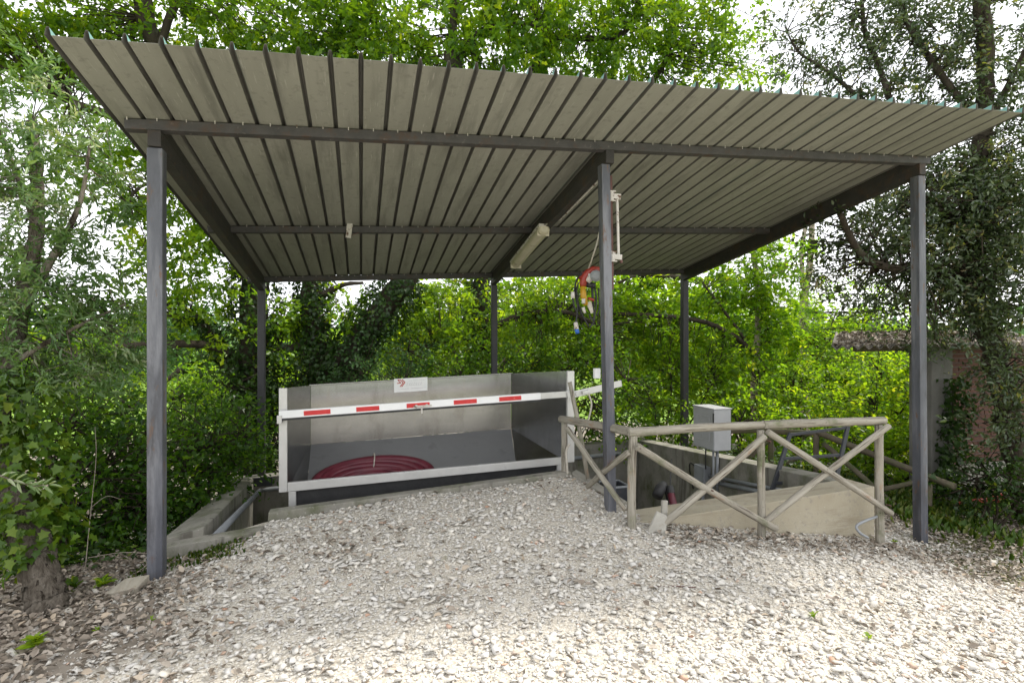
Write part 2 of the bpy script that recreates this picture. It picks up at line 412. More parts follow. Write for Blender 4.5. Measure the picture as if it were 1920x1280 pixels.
def ground_z(x, y):
    x = np.asarray(x, float); y = np.asarray(y, float)
    z = _W[-3] + _W[-2] * x + _W[-1] * y
    for (px, py, _), w in zip(CTRL, _W[:-3]):
        z = z + w * np.sqrt((x - px) ** 2 + (y - py) ** 2 + .01)
    d = np.hypot(x - 2, y - 4)
    z = z + np.sin(x * 3.1 + 1.3 * np.sin(y * 2.3)) * .012 + np.sin(x * 7.7 + y * 5.1) * .006
    far = np.where(y > 4, -1.3 - np.clip(d - 9, 0, 60) * .03 + np.clip(d - 70, 0, 400) * .035, -.2 - .0 * d)
    t = np.clip((d - 8) / 7, 0, 1); t = t * t * (3 - 2 * t)
    return z * (1 - t) + far * t
def gz(x, y): return float(ground_z(x, y))

def lines(lo, hi, f0, f1, fine, extra):
    a = list(np.arange(f0, f1 + 1e-6, fine)) + list(extra)
    s, x = fine, f1
    while x < hi: s *= 1.18; x += s; a.append(min(x, hi))
    s, x = fine, f0
    while x > lo: s *= 1.18; x -= s; a.append(max(x, lo))
    a = np.unique(np.round(a, 4))
    keep = [a[0]]
    for q in a[1:]:
        if q - keep[-1] > .012 or q in extra:
            if q in extra and q - keep[-1] <= .012: keep[-1] = q
            else: keep.append(q)
    return np.array(keep)
PIT_X0, PIT_X1, PIT_XM, PIT_Y0, PIT_YM, PIT_Y1 = -1.52, 5.07, 2.44, 4.75, 5.76, 9.42
gx = lines(-420, 420, -3.6, 7.2, .09, (PIT_X0, PIT_X1, PIT_XM))
gy = lines(-120, 620, 1.4, 6.4, .09, (PIT_Y0, PIT_YM, PIT_Y1))
GX, GY = np.meshgrid(gx, gy)
GZ = ground_z(GX, GY)
nx, ny = len(gx), len(gy)
V = np.stack([GX, GY, GZ], -1).reshape(-1, 3)
ii, jj = np.meshgrid(np.arange(nx - 1), np.arange(ny - 1))
cx = (gx[:-1] + gx[1:])[None, :] / 2 + 0 * jj; cy = (gy[:-1] + gy[1:])[:, None] / 2 + 0 * ii
diag = 2.235 + (5.62 - cy) * .395
cxl = -1.42 - (cy - 5.42) * .085
inpit = ((cx > diag) & (cy > 5.0) & (cy < 5.8) & (cx < PIT_X1)) | ((cx > cxl) & (cx < PIT_X1) & (cy > PIT_YM) & (cy < PIT_Y1)) | ((cx > PIT_XM) & (cx < PIT_X1) & (cy > PIT_Y0) & (cy < PIT_Y1))
a = (jj * nx + ii)[~inpit]
Q = np.stack([a, a + 1, a + nx + 1, a + nx], -1)
gme = mesh_np("ground", V, Q.ravel(), np.full(len(Q), 4))
def cover(x, y):
    """R soil and leaf litter, G moss, B meadow"""
    sm = lambda v, a, b: np.clip((v - a) / (b - a), 0, 1)
    d = np.hypot(x - 2, y - 4)
    left = sm(-x - .30 * y + .10, -.55, .75) * sm(y, 2.6, 4.0)
    back = sm(y, 5.0, 5.6) * np.where((x < -1.3) | (x > 5.1), 1, 0)
    right = sm(x - 6.1 - .1 * (4.8 - y), -.2, .8) * sm(y, 3.2, 4.6)
    earth = np.clip(1.15 - np.hypot((x - 5.9) / 1.0, (y - 3.85) / .85), 0, 1)
    R = np.maximum.reduce([left, back, right, .62 * earth, .08 * sm(np.sin(x * 2.3 + 1.1 * y) * np.sin(y * 1.9 - .7 * x + 2), .35, .9)])
    G = sm(x + .55 * y, 7.6, 8.6) * sm(x, 4.4, 5.4) * sm(5.4 - y, 0, .6) * .55 + .55 * earth + .28 * sm(np.sin(x * 1.7 + y) * np.sin(y * 1.3 - x * .6), .5, .9)
    B = sm(d, 16, 26)
    return R, np.clip(G, 0, 1), B
cr, cg, cb = cover(V[:, 0], V[:, 1])
ca = gme.color_attributes.new("cover", 'FLOAT_COLOR', 'POINT')
ca.data.foreach_set("color", np.stack([cr, cg, cb, np.ones_like(cr)], -1).astype(np.float32).ravel())
tag(link("ground", gme, M_GROUND, smooth=True), kind="structure")
b = MB(); b.box(-2.2, 5.1, 4.9, 9.6, -1.5, -1.32)
tag(b.build("pit_floor", M_CONCD), kind="structure")

# ------------------------------------------------------------------ concrete pit walls
pit = thing("concrete_pit", (1.7, 7.2, -1.4), "sunken concrete pit with low walls under the metal canopy", "pit")
def wall(pi, po, pi2, po2, zb=-1.4, name="wall", mat=M_CONC, bev=.012):
    """inner/outer top corners at one end, then at the other"""
    m = MB()
    lo = [(p[0], p[1], zb) for p in (po, pi, pi2, po2)]
    m.hexa(lo + [po, pi, pi2, po2])
    return m.build(name, mat, pit, bevel=bev)
L0i, L0o, L1i, L1o = (-1.33, 5.42, .200), (-1.66, 5.40, .13), (-1.595, 9.300, -0.274), (-1.790, 9.420, -0.257)
wall(L1i, L1o, (L0i[0], L0i[1], L0i[2]), L0o)
# low front wall on the left
def wallx(x0, x1, y0, y1, z0, z1, zb=-1.4, mat=M_CONC, name="wall"):
    m = MB(); m.hexa([(x0, y0, zb), (x1, y0, zb), (x1, y1, zb), (x0, y1, zb), (x0, y0, z0), (x1, y0, z1), (x1, y1, z1), (x0, y1, z0)])
    return m.build(name, mat, pit, bevel=.010)
wallx(-1.645, -.84, 5.25, 5.418, .105, .185)
wallx(-.838, 2.18, 5.62, 5.75, .232, .43, name="kerb")
wallx(-2.0, 5.2, 9.422, 9.68, -.31, .005)
m = MB()
m.hexa([(4.97, 5.0, -1.4), (5.2, 5.0, -1.4), (5.2, 9.41, -1.4), (4.97, 9.41, -1.4), (4.97, 5.0, .305), (5.2, 5.0, .315), (5.2, 9.41, .0), (4.97, 9.41, -.005)])
m.build("wall", M_CONC, pit, bevel=.012)
wf = wallx(2.42, 5.2, 4.65, 4.995, .165, .312, mat=M_CONCT)
# edge wall of the gravel ramp
m = MB()
m.hexa([(2.29, 5.75, -1.4), (2.185, 5.62, -1.4), (2.41, 5.0, -1.4), (2.535, 5.0, -1.4), (2.29, 5.75, .425), (2.185, 5.62, .425), (2.41, 5.0, .255), (2.535, 5.0, .255)])
m.build("kerb", M_CONC, pit, bevel=.008)

# ------------------------------------------------------------------ canopy
XL, Y0, BAY, DEP, PW = -1.577, 4.826, 3.795, 4.709, 0.107
def zbeam(x, y): return 1.83 + .811 - .3256 * (y - Y0) + .0495 * x + .1827 * y
can = thing("metal_canopy", (2.2, 7.2, 0), "large open canopy of steel posts under a ribbed metal sheet roof", "canopy")
RH = .125
def post(x, y, zb, dxb=0.0, w=PW, w2=None, mat=M_POST):
    zt = zbeam(x + w / 2, y + w / 2) - RH - .004
    m = MB(); w2 = w2 or w
    m.hexa([(x + dxb, y, zb), (x + dxb + w, y, zb), (x + dxb + w, y + w2, zb), (x + dxb, y + w2, zb), (x, y, zt), (x + w, y, zt), (x + w, y + w2, zt), (x, y + w2, zt)])
    return m.build("post", mat, can, bevel=.007, seg=3)
post(XL, Y0, -.25)
post(XL + BAY - .04, Y0, -.1, .075, .085, .10)
post(XL + 2 * BAY, Y0, -.7, .045, .10, .107)
pbl = post(XL, Y0 + DEP, -.285, mat=M_POST_SHADED)
post(XL + BAY, Y0 + DEP, -.14, 0, .10, mat=M_POST_SHADED)
post(XL + 2 * BAY, Y0 + DEP, -.6, 0, .115, mat=M_POST_SHADED)
m = MB(); m.box(XL - .05, XL + .24, 9.39, 9.418, -.42, -.285)
m.build("base_plate", M_LADDER, pbl, bevel=.004)
for i in range(3):                                   # rafters, their fore ends on the front posts
    x = XL + i * BAY + PW / 2 - (.01 if i == 1 else 0)
    ya, yb = Y0 - .006, Y0 + DEP + PW + .006
    m = MB()
    w = .047 if i != 1 else .042
    za, zb_ = zbeam(x, ya) - .003, zbeam(x, yb) - .003
    m.hexa([(x - w, ya, za - RH), (x + w, ya, za - RH), (x + w, yb, zb_ - RH), (x - w, yb, zb_ - RH), (x - w, ya, za), (x + w, ya, za), (x + w, yb, zb_), (x - w, yb, zb_)])
    yc, zc = ya + .085, zbeam(x, ya + .085) - .003
    m.hexa([(x - w, yc, zc - .001), (x + w, yc, zc - .001), (x + w, yb, zb_ - .001), (x - w, yb, zb_ - .001), (x - w, yc, zc + .083), (x + w, yc, zc + .083), (x + w, yb, zb_ + .083), (x - w, yb, zb_ + .083)])
    m.build("rafter", M_RAFT, can, bevel=.006)
for y, hgt in ((Y0 + .002, .078), (Y0 + DEP / 2, .074), (Y0 + DEP, .078)):
    xa, xb = XL - .15, XL + 2 * BAY + PW + .07
    m = MB(); wy = .07
    m.hexa([(xa, y, zbeam(xa, y)), (xb, y, zbeam(xb, y)), (xb, y + wy, zbeam(xb, y) - .01), (xa, y + wy, zbeam(xa, y) - .01),
            (xa, y, zbeam(xa, y) + hgt), (xb, y, zbeam(xb, y) + hgt), (xb, y + wy, zbeam(xb, y) + hgt - .01), (xa, y + wy, zbeam(xa, y) + hgt - .01)])
    m.build("purlin", M_BEAM, can, bevel=.005)
# sheets: five pans each, a hollow rib between the pans
RX, PITCH = -1.80, .2
YF, YB = Y0 - .90, Y0 + DEP + .22
prof = [(0, 0)]
def rib(c): return [(c - .018, 0), (c - .009, .046), (c - .005, .051), (c + .005, .051), (c + .009, .046), (c + .018, 0)]
for s_ in range(8):
    xs = []
    for k in range(6):
        c = k * PITCH
        xs += rib(c)
        if k < 5:
            xs += [(c + .032, .0012), (c + .100, .0), (c + .168, .0012)]
    xs = [(RX + s_ * 1.0 + x, z + .0028 * (s_ % 2)) for x, z in xs]
    jy = random.uniform(-.006, .006)
    V, F, MI = [], [], []
    ys = np.linspace(YF + jy, YB, 15)
    n = len(xs)
    rr = np.random.default_rng(40 + s_)
    for layer in (0, 1):
        for q, y in enumerate(ys):
            for x, z in xs:
                V.append((x, y, zbeam(x, y) + .0855 + z + layer * .0016 + .002 * math.sin(x * 9 + q * 1.7)))
    K = len(ys) * n
    for q in range(len(ys) - 1):
        for i in range(n - 1):
            a = q * n + i
            F.append((a + n, a + n + 1, a + 1, a)); MI.append(2 if (i % 9) < 5 else 0)
            F.append((K + a, K + a + 1, K + a + n + 1, K + a + n)); MI.append(1)
    for i in range(n - 1):
        F.append((i, i + 1, K + i + 1, K + i)); MI.append(2 if (i % 9) < 5 else 0)
        e = (len(ys) - 1) * n + i
        F.append((e + 1, e, K + e, K + e + 1)); MI.append(1)
    for q in range(len(ys) - 1):
        a = q * n; F.append((a, K + a, K + a + n, a + n)); MI.append(1)
        a = q * n + n - 1; F.append((a + n, K + a + n, K + a, a)); MI.append(1)
    me = bpy.data.meshes.new("roof_sheet"); me.from_pydata(V, [], F); me.polygons.foreach_set("material_index", MI); me.update()
    link("roof_sheet", me, [M_SHEETU, M_SHEETT, M_SHEETR], can)

for y in (Y0 + .035, Y0 + DEP / 2 + .035, Y0 + DEP + .035):          # screw tips poking through beside the purlins
    m = MB()
    for j in range(40):
        x = RX + .1 + j * PITCH; z = zbeam(x, y) + .0855
        m.tube([(x, y - .055, z - .022), (x, y - .055, z)], .004, 5)
    tag(m.build("screw_row", M_CLAMP, can), kind="stuff")

# ------------------------------------------------------------------ stainless hopper
HY = 6.0
hop = thing("steel_hopper", (.8, 6.5, .3), "stainless steel receiving hopper with sloping floor behind the gravel ramp", "hopper")
def zl(x, a): return a + .0425 * x          # hopper edges climb slightly to the right
m = MB(); m.box(-.795, -.717, HY, HY + .045, .318, 1.362); m.build("upright", M_ALU, hop, bevel=.004)
m = MB(); m.box(2.283, 2.368, HY, HY + .045, .445, 1.493); m.build("upright", M_ALU, hop, bevel=.004)
m = MB(); x0, x1 = -.715, 2.281
m.hexa([(x0, HY + .004, .318), (x1, HY + .004, .425), (x1, HY + .05, .425), (x0, HY + .05, .318), (x0, HY + .004, .409), (x1, HY + .004, .508), (x1, HY + .05, .508), (x0, HY + .05, .409)])
m.build("front_rail", M_ALU, hop, bevel=.004)
BY = 7.1
BTL, BTR, BCL, BCR = (-.582, BY, 1.303), (1.908, BY, 1.409), (-.582, BY, .592), (1.908, BY, .684)
CL, CR = (-.56, 6.07, .0), (1.745, 6.07, .08)
def sheet(name, pts, mat, back=(0, .004, 0)):
    """folded sheet metal panel with a thickness"""
    n = len(pts); q = [Vector(p) for p in pts]; b_ = Vector(back)
    m = MB(); m.add([*q, *[p + b_ for p in q]], [tuple(range(n)), tuple(range(2 * n - 1, n - 1, -1))] + [(i, i + n, (i + 1) % n + n, (i + 1) % n) for i in range(n)])
    return m.build(name, mat, hop)
sheet("back_panel", [BCL, BCR, BTR, BTL], M_STEEL, (0, .004, 0))
sheet("chute_plate", [CL, CR, (BCR[0], BY - .002, BCR[2] - .002), (BCL[0], BY - .002, BCL[2] - .002)], M_STEELD, (0, .003, -.004))
def side_panel(xf, zt, zb, B_T, B_C, C_, s, name="side_panel"):
    m = MB(); d = .004 * s
    P = [(xf, HY + .046, zt), (xf, HY + .046, zb), C_, B_C, B_T]
    P2 = [(p[0] + d, p[1], p[2]) for p in P]
    f = [(0, 1, 3, 4), (1, 2, 3)]
    m.add(P + P2, f + [tuple(5 + i for i in reversed(q)) for q in f] + [(0, 5, 6, 1), (1, 6, 7, 2), (4, 9, 5, 0)])
    return m.build(name, M_STEEL, hop)
side_panel(-.716, 1.362, .33, (BTL[0] - .002, BY, BTL[2]), (BCL[0] - .002, BY, BCL[2]), (CL[0] - .002, CL[1], CL[2]), -1)
side_panel(2.282, 1.492, .45, (BTR[0] + .002, BY, BTR[2]), (BCR[0] + .002, BY, BCR[2]), (CR[0] + .002, CR[1], CR[2]), 1)
m = MB(); m.bar((BTL[0] - .02, BY + .012, BTL[2]), (BTR[0] + .02, BY + .012, BTR[2]), .03, .02); m.build("top_edge", M_STEEL, hop, bevel=.004)
for xx in (-.67, 2.2):
    m = MB(); m.box(xx - .035, xx + .035, HY + .01, HY + .08, -1.32, .316 if xx < 0 else .424); m.build("leg", M_ALU, hop, bevel=.004)
m = MB(); m.hexa([(-.6, 6.2, -1.0), (2.1, 6.2, -1.0), (2.1, 6.9, -1.0), (-.6, 6.9, -1.0), (-.55, 6.14, -.05), (1.72, 6.14, .0), (1.88, 7.0, .42), (-.55, 7.0, .36)])
m.build("trough", M_STEELD, hop, bevel=.01)
sheet("front_plate", [(-.712, HY + .056, .325), CL, CR, (2.278, HY + .056, .43)], M_RUBBER, (0, -.003, 0))  # black colour stands in for the shadow under the front rail
# nameplate: chevron mark and faded lettering
sx0, sx1, sz0, sz1, sy = .398, .812, 1.205, 1.385, BY - .006
m = MB(); m.hexa([(sx0, sy, sz0 - .012), (sx1, sy, sz0 + .006), (sx1, sy + .004, sz0 + .006), (sx0, sy + .004, sz0 - .012), (sx0, sy, sz1 - .022), (sx1, sy, sz1 - .004), (sx1, sy + .004, sz1 - .004), (sx0, sy + .004, sz1 - .022)])
sign = m.build("nameplate", M_SIGN, hop)
def px_s(u, v): return (sx0 + u / 1740 * (sx1 - sx0), sy - .003, sz1 - .022 + u / 1740 * .018 - v / 700 * .168)
def stroke(mm, a, b_, w):
    mm.bar(px_s(*a), px_s(*b_), .003, w, up=(0, 0, 1)) if abs(a[0] - b_[0]) > abs(a[1] - b_[1]) * .3 else mm.bar(px_s(*a), px_s(*b_), w, .003, up=(0, 1, 0))
m = MB()
for a_, b_ in (((150, 240), (350, 225)), ((185, 60), (350, 225)), ((190, 60), (300, 50)), ((300, 50), (470, 215)), ((470, 215), (310, 420)), ((400, 40), (560, 205)), ((560, 205), (390, 425))):
    m.bar(px_s(*a_), px_s(*b_), .010, .003, up=(0, 1, 0))
m.build("chevron_mark", M_SIGNRED, sign)
m = MB(); rs = random.Random(3)
for row, (v, h, u0, u1, cw) in enumerate(((140, 4, 760, 1560, 34), (320, 44, 640, 1450, 120), (545, 10, 240, 1630, 42))):
    u = u0
    while u < u1:
        if row == 1:
            m.bar(px_s(u, v + 70), px_s(u + 62, v - 75), .0016, .0012, up=(0, 1, 0))
            m.bar(px_s(u + 20, v + 60), px_s(u + 90, v + 48), .0016, .0012, up=(0, 1, 0))
            m.bar(px_s(u + 66, v - 40), px_s(u + 108, v - 46), .0016, .0012, up=(0, 1, 0))
        elif rs.random() > .18:
            m.bar(px_s(u, v), px_s(u + cw * .7, v - 2), .003 if row else .0018, .0012, up=(0, 1, 0))
        u += cw
tag(m.build("faded_lettering", M_SIGNGREY, sign), kind="stuff")
# safety bar across the mouth
BYF = 5.925
def zt_bar(x): return 1.141 + .0428 * (x + .777)
m = MB(); xa, xb = -.785, 1.938
m.hexa([(xa, BYF, zt_bar(xa) - .075), (xb, BYF, zt_bar(xb) - .075), (xb, BYF + .045, zt_bar(xb) - .075), (xa, BYF + .045, zt_bar(xa) - .075), (xa, BYF, zt_bar(xa)), (xb, BYF, zt_bar(xb)), (xb, BYF + .045, zt_bar(xb)), (xa, BYF + .045, zt_bar(xa))])
sb = m.build("safety_bar", M_WHITE, hop, bevel=.004)
m = MB(); xc = 2.33
m.hexa([(xb + .001, BYF + .004, zt_bar(xb) - .072), (xc, BYF + .004, zt_bar(xc) - .072), (xc, BYF + .04, zt_bar(xc) - .072), (xb + .001, BYF + .04, zt_bar(xb) - .072), (xb + .001, BYF + .004, zt_bar(xb) - .003), (xc, BYF + .004, zt_bar(xc) - .003), (xc, BYF + .04, zt_bar(xc) - .003), (xb + .001, BYF + .04, zt_bar(xb) - .003)])
m.build("bar_sleeve", M_ALU, sb, bevel=.003)
m = MB(); m.bar((2.25, BYF - .008, 1.215), (2.92, BYF - .008, 1.345), .008, .074); m.build("counterweight_arm", M_ALU, sb, bevel=.002)
m = MB(); m.tube([(2.36, BYF - .03, 1.24), (2.36, BYF + .08, 1.24)], .02, 12); m.bar((2.42, BYF - .03, 1.25), (2.52, BYF - .03, 1.27), .04, .035); m.build("hinge", M_ALU, sb, bevel=.002)
for xa_, xb_ in ((-.552, -.298), (-.047, .182), (.461, .701), (.958, 1.209), (1.459, 1.709)):
    m = MB(); m.bar((xa_, BYF - .002, zt_bar(xa_) - .038), (xb_, BYF - .002, zt_bar(xb_) - .038), .004, .046); m.build("reflector", M_RED, sb)
for xa_, xb_ in ((-.78, .608), (.628, 1.936)):
    m = MB(); m.bar((xa_, BYF + .02, zt_bar(xa_) - .086), (xb_, BYF + .02, zt_bar(xb_) - .086), .03, .021); m.build("rubber_strip", M_RUBBER, sb)
m = MB(); z = zt_bar(.6)
m.bar((.53, BYF - .014, z - .052), (.72, BYF - .014, z - .044), .012, .016); m.bar((.618, BYF - .012, z - .05), (.618, BYF - .012, z - .125), .012, .01, up=(0, 1, 0)); m.tube([(.56, BYF - .025, z - .05), (.56, BYF + .0, z - .05)], .018, 10); m.tube([(.67, BYF - .025, z - .046), (.67, BYF + .0, z - .046)], .018, 10)
m.build("latch", M_CLAMP, sb)
m = MB(); m.box(-.80, -.755, BYF - .022, BYF - .004, 1.03, 1.10); m.box(-.80, -.755, BYF - .022, HY - .001, 1.02, 1.035); m.build("bar_rest", M_ALU, sb, bevel=.002)

# ------------------------------------------------------------------ maroon suction hose coiled in the hopper
hose = thing("suction_hose", (.11, 6.4, .33), "coil of ribbed maroon suction hose lying in the steel hopper", "hose")
tilt = math.radians(26)
ux, uy, un = Vector((1, 0, .036)), Vector((0, math.cos(tilt), math.sin(tilt))), Vector((0, -math.sin(tilt), math.cos(tilt)))
cen = Vector((.12, 6.47, .245))
pts, rad = [], []
turns = 6.2; N = 2000
for i in range(N):
    t = i / (N - 1)
    ang = t * turns * 2 * math.pi - 2.4
    R = .665 - .42 * t + .022 * math.sin(ang * 1.7 + 1)
    hgt = .005 + .055 * (1 - t) ** .8 + .018 * math.sin(ang * .9)
    pts.append(cen + ux * (R * math.cos(ang)) + uy * (R * .50 * math.sin(ang)) + un * hgt)
    rad.append(.052 + (.0035 if i % 2 else -.0015))
m = MB(); m.tube(pts, rad, 9); m.build("hose_tube", M_HOSE, hose, smooth=True)
m = MB()
loop = [cen + ux * (.02 + .012 * math.sin(a)) + uy * (.285 + .10 * math.cos(a)) + un * (.075 + .085 * math.sin(a)) for a in np.linspace(0, 2 * math.pi, 26)]
m.tube(loop, .007, 6, cap=False); m.build("rope_tie", M_ROPE, hose, smooth=True)

# ------------------------------------------------------------------ strip light, brackets and cables under the roof
lt = thing("strip_light", (2.42, 7.2, 3.1), "long yellowed strip light fixed beside the middle rafter under the roof", "light")
la, lb = Vector((2.200, 6.601, 3.225)), Vector((2.200, 7.945, 2.965))
m = MB(); d = (lb - la).normalized()
def lampsec(p, sc):
    return [p + Vector((.075 * sc * math.cos(a), 0, 0)) + Vector((0, 0, 1)) * (.055 * sc * math.sin(a) - .01) for a in np.linspace(math.pi, 2 * math.pi, 9)] + [p + Vector((.07 * sc, 0, .03)), p + Vector((-.07 * sc, 0, .03))]
secs = [lampsec(la - d * .025, .6), lampsec(la, 1), lampsec(lb, 1), lampsec(lb + d * .025, .6)]
n = len(secs[0]); vs = [q for s_ in secs for q in s_]
fs = [(i * n + j, i * n + (j + 1) % n, (i + 1) * n + (j + 1) % n, (i + 1) * n + j) for i in range(3) for j in range(n)] + [tuple(range(n - 1, -1, -1)), tuple(3 * n + j for j in range(n))]
m.add(vs, fs); m.build("diffuser", M_DIFF, lt, bevel=.004)
m = MB(); m.bar(la + Vector((0, 0, .045)) - d * .03, lb + Vector((0, 0, .045)) + d * .03, .15, .03); m.build("housing", M_CLAMP, lt, bevel=.004)
for q in (.03, .97):
    p = la.lerp(lb, q); m = MB(); m.bar(p + Vector((-.08, 0, -.03)), p + Vector((.08, 0, -.03)), .02, .075); m.build("end_clip", M_DIFF, lt, bevel=.003)
m = MB(); m.tube([la + Vector((0, -.03, .05)), (2.325, la.y - .25, zbeam(2.36, la.y - .25) - .12), (2.325, Y0 + .25, zbeam(2.34, Y0 + .25) - .12)], .009, 7); m.build("conduit", M_CLAMP, lt, smooth=True)
for q in (.15, .85):
    p = la.lerp(lb, q); m = MB(); m.bar(p + Vector((0, 0, .05)), (p.x + .03, p.y, zbeam(p.x, p.y) - RH), .02, .006, up=(0, 1, 0)); m.build("hanger", M_CLAMP, lt)

br = thing("hanging_bracket", (-0.139, 7.160, 3.211), "small rusty bracket hanging from the middle purlin left of the strip light", "bracket")
p0, p1 = Vector((-0.126, 7.140, 3.339)), Vector((-0.151, 7.140, 3.101))
m = MB(); m.bar(p0, p1, .065, .02, up=(0, 1, 0)); m.build("plate", M_CLAMP, br, bevel=.003)
m = MB(); m.tube([p0 + Vector((-.03, .01, .02)), p0 + Vector((0, .0, .055)), p0 + Vector((.03, .01, .02))], .012, 8); m.build("hook", M_PIPE, br); m = MB(); m.bar(p1 + Vector((.03, .0, .03)), p1 + Vector((.12, .03, .075)), .05, .006); m.build("tab", M_PIPE, br)

pv = thing("pivot_bracket", (2.313, 4.896, 2.849), "brown pipe with two white clamps and a rod beside the middle front post", "bracket")
pa, pb = Vector((2.302, 4.909, 3.413)), Vector((2.317, 4.905, 2.325))
m = MB(); m.tube([pa, pb], .021, 12); m.build("pipe", M_PIPE, pv, smooth=False)
ra, rb = Vector((2.358, 4.873, 3.214)), Vector((2.372, 4.869, 2.624))
m = MB(); m.tube([ra, rb], .013, 10); m.build("rod", M_CLAMP, pv)
for p, q in (((2.308, 4.897, 3.216), (2.392, 4.864, 3.204)), ((2.318, 4.894, 2.640), (2.402, 4.861, 2.629))):
    p, q = Vector(p), Vector(q); cl = MB(); cl.bar(p, q, .05, .05); cl.tube([p - Vector((0, 0, .05)), p + Vector((0, 0, .05))], .030, 12)
    for dz in (-.045, .045): cl.tube([p + Vector((-.035, -.02, dz)), p + Vector((.04, -.02, dz))], .008, 6)
    cl.build("clamp", M_CLAMP, pv, bevel=.003)
m = MB(); e_ = Vector((2.397, 4.863, 2.608)); m.tube([e_ - Vector((0, 0, .03)), e_ + Vector((0, 0, .0))], .014, 10); m.build("bolt", M_PIPE, pv)

hs = thing("cable_hoist", (2.213, 5.202, 2.473), "red and yellow cable hoist with dangling plugs behind the middle post", "hoist")
HD = 5.6
def HP(p, dd=0.0): return Vector(p)
m = MB(); arc = [(2.322, 5.173, 2.548), (2.249, 5.193, 2.553), (2.197, 5.207, 2.515), (2.161, 5.216, 2.462), (2.151, 5.219, 2.408), (2.151, 5.219, 2.376)]
m.tube(arc, [.03, .036, .04, .04, .036, .03], 10); m.build("red_arm", M_RPAINT, hs, smooth=True)
m = MB(); arc = [(2.242, 5.257, 2.555), (2.179, 5.274, 2.517), (2.132, 5.287, 2.469)]
m.tube(arc, [.022, .026, .02], 8); m.build("red_guard", M_RPAINT, hs, smooth=True)
a_, b_ = Vector((2.243, 5.112, 2.479)), Vector((2.324, 5.297, 2.503)); m = MB(); m.tube([a_ - (b_ - a_) * .1, a_, b_], [.035, .058, .058], 18); m.build("drum", M_PVC, hs, bevel=.003)
m = MB(); m.tube([(2.228, 5.198, 2.494), (2.187, 5.209, 2.430)], [.05, .035], 12); m.build("motor_cover", M_CLAMP, hs, smooth=True)
m = MB(); m.tube([(2.195, 5.228, 2.405), (2.278, 5.206, 2.389)], .03, 10); m.tube([(2.239, 5.195, 2.387), (2.244, 5.194, 2.280), (2.254, 5.191, 2.178)], .012, 6); m.build("gearbox", M_BLACK, hs, smooth=True)
m = MB(); m.tube([(2.143, 5.201, 2.380), (2.148, 5.199, 2.278), (2.174, 5.192, 2.193)], [.026, .032, .022], 10); m.build("yellow_handle", M_YEL, hs, smooth=True)
m = MB(); m.tube([(2.129, 5.153, 2.253), (2.129, 5.153, 2.205)], [.019, .018], 12); m.tube([(2.124, 5.154, 2.168), (2.144, 5.148, 2.110)], [.018, .012], 10); m.build("white_plug", M_CLAMP, hs, smooth=True)
m = MB(); m.tube([(2.045, 5.227, 2.326), (2.045, 5.227, 2.262)], [.018, .022], 12); m.build("white_plug", M_CLAMP, hs, smooth=True)
m = MB(); m.tube([(2.071, 5.220, 2.022), (2.081, 5.217, 1.953)], [.020, .024], 12); m.build("white_plug", M_CLAMP, hs, smooth=True)
m = MB(); m.tube([(2.081, 5.217, 1.953), (2.092, 5.215, 1.910)], [.022, .021], 12); m.build("blue_plug_cap", M_BLUE, hs, smooth=True)
m = MB(); m.bar((2.203, 5.205, 2.226), (2.249, 5.193, 2.119), .05, .012, up=(0, 1, 0)); m.build("canvas_flap", M_ROPE, hs)
m = MB(); m.tube([(2.194, 5.197, 2.263), (2.255, 5.181, 2.242)], .014, 8); m.build("red_grip", M_RPAINT, hs, smooth=True)
cabs = [[(2.238, 5.248, 2.570), (2.144, 5.273, 2.511), (2.097, 5.286, 2.397), (2.102, 5.284, 2.262), (2.144, 5.273, 2.127), (2.186, 5.262, 2.046)],
        [(2.255, 5.233, 2.574), (2.119, 5.269, 2.477), (2.063, 5.243, 2.323)], [(2.096, 5.255, 2.367), (2.107, 5.252, 2.179), (2.076, 5.219, 2.011)],
        [(2.116, 5.260, 2.422), (2.100, 5.264, 2.282), (2.157, 5.249, 2.099), (2.220, 5.232, 1.981)], [(2.270, 5.187, 2.366), (2.280, 5.184, 2.205), (2.249, 5.193, 2.044), (2.208, 5.204, 2.108)],
        [(2.309, 5.197, 2.367), (2.319, 5.194, 2.179), (2.294, 5.201, 2.088)], [(2.045, 5.227, 2.262), (2.056, 5.224, 2.193), (2.104, 5.232, 2.098)], [(2.254, 5.191, 2.178), (2.260, 5.190, 2.044), (2.218, 5.201, 1.969)]]
def smooth_path(P, n=14):
    P = [Vector(p) for p in P]; P = [P[0] * 2 - P[1]] + P + [P[-1] * 2 - P[-2]]
    out = []
    for i in range(1, len(P) - 2):
        for k in range(n):
            t = k / n; a, b, c, d = P[i - 1], P[i], P[i + 1], P[i + 2]
            out.append(.5 * ((2 * b) + (c - a) * t + (2 * a - 5 * b + 4 * c - d) * t * t + (3 * b - a - 3 * c + d) * t ** 3))
    return out + [P[-2]]
for c in cabs:
    m = MB(); m.tube(smooth_path(c, 8), .0085, 6); m.build("cable", M_BLACK, hs, smooth=True)
m = MB(); m.tube([(2.203, 5.205, 2.548), (2.224, 5.044, 2.779), (2.30, Y0 + .13, 3.25)], .009, 6); m.build("hanging_cord", M_ROPE, hs, smooth=True)

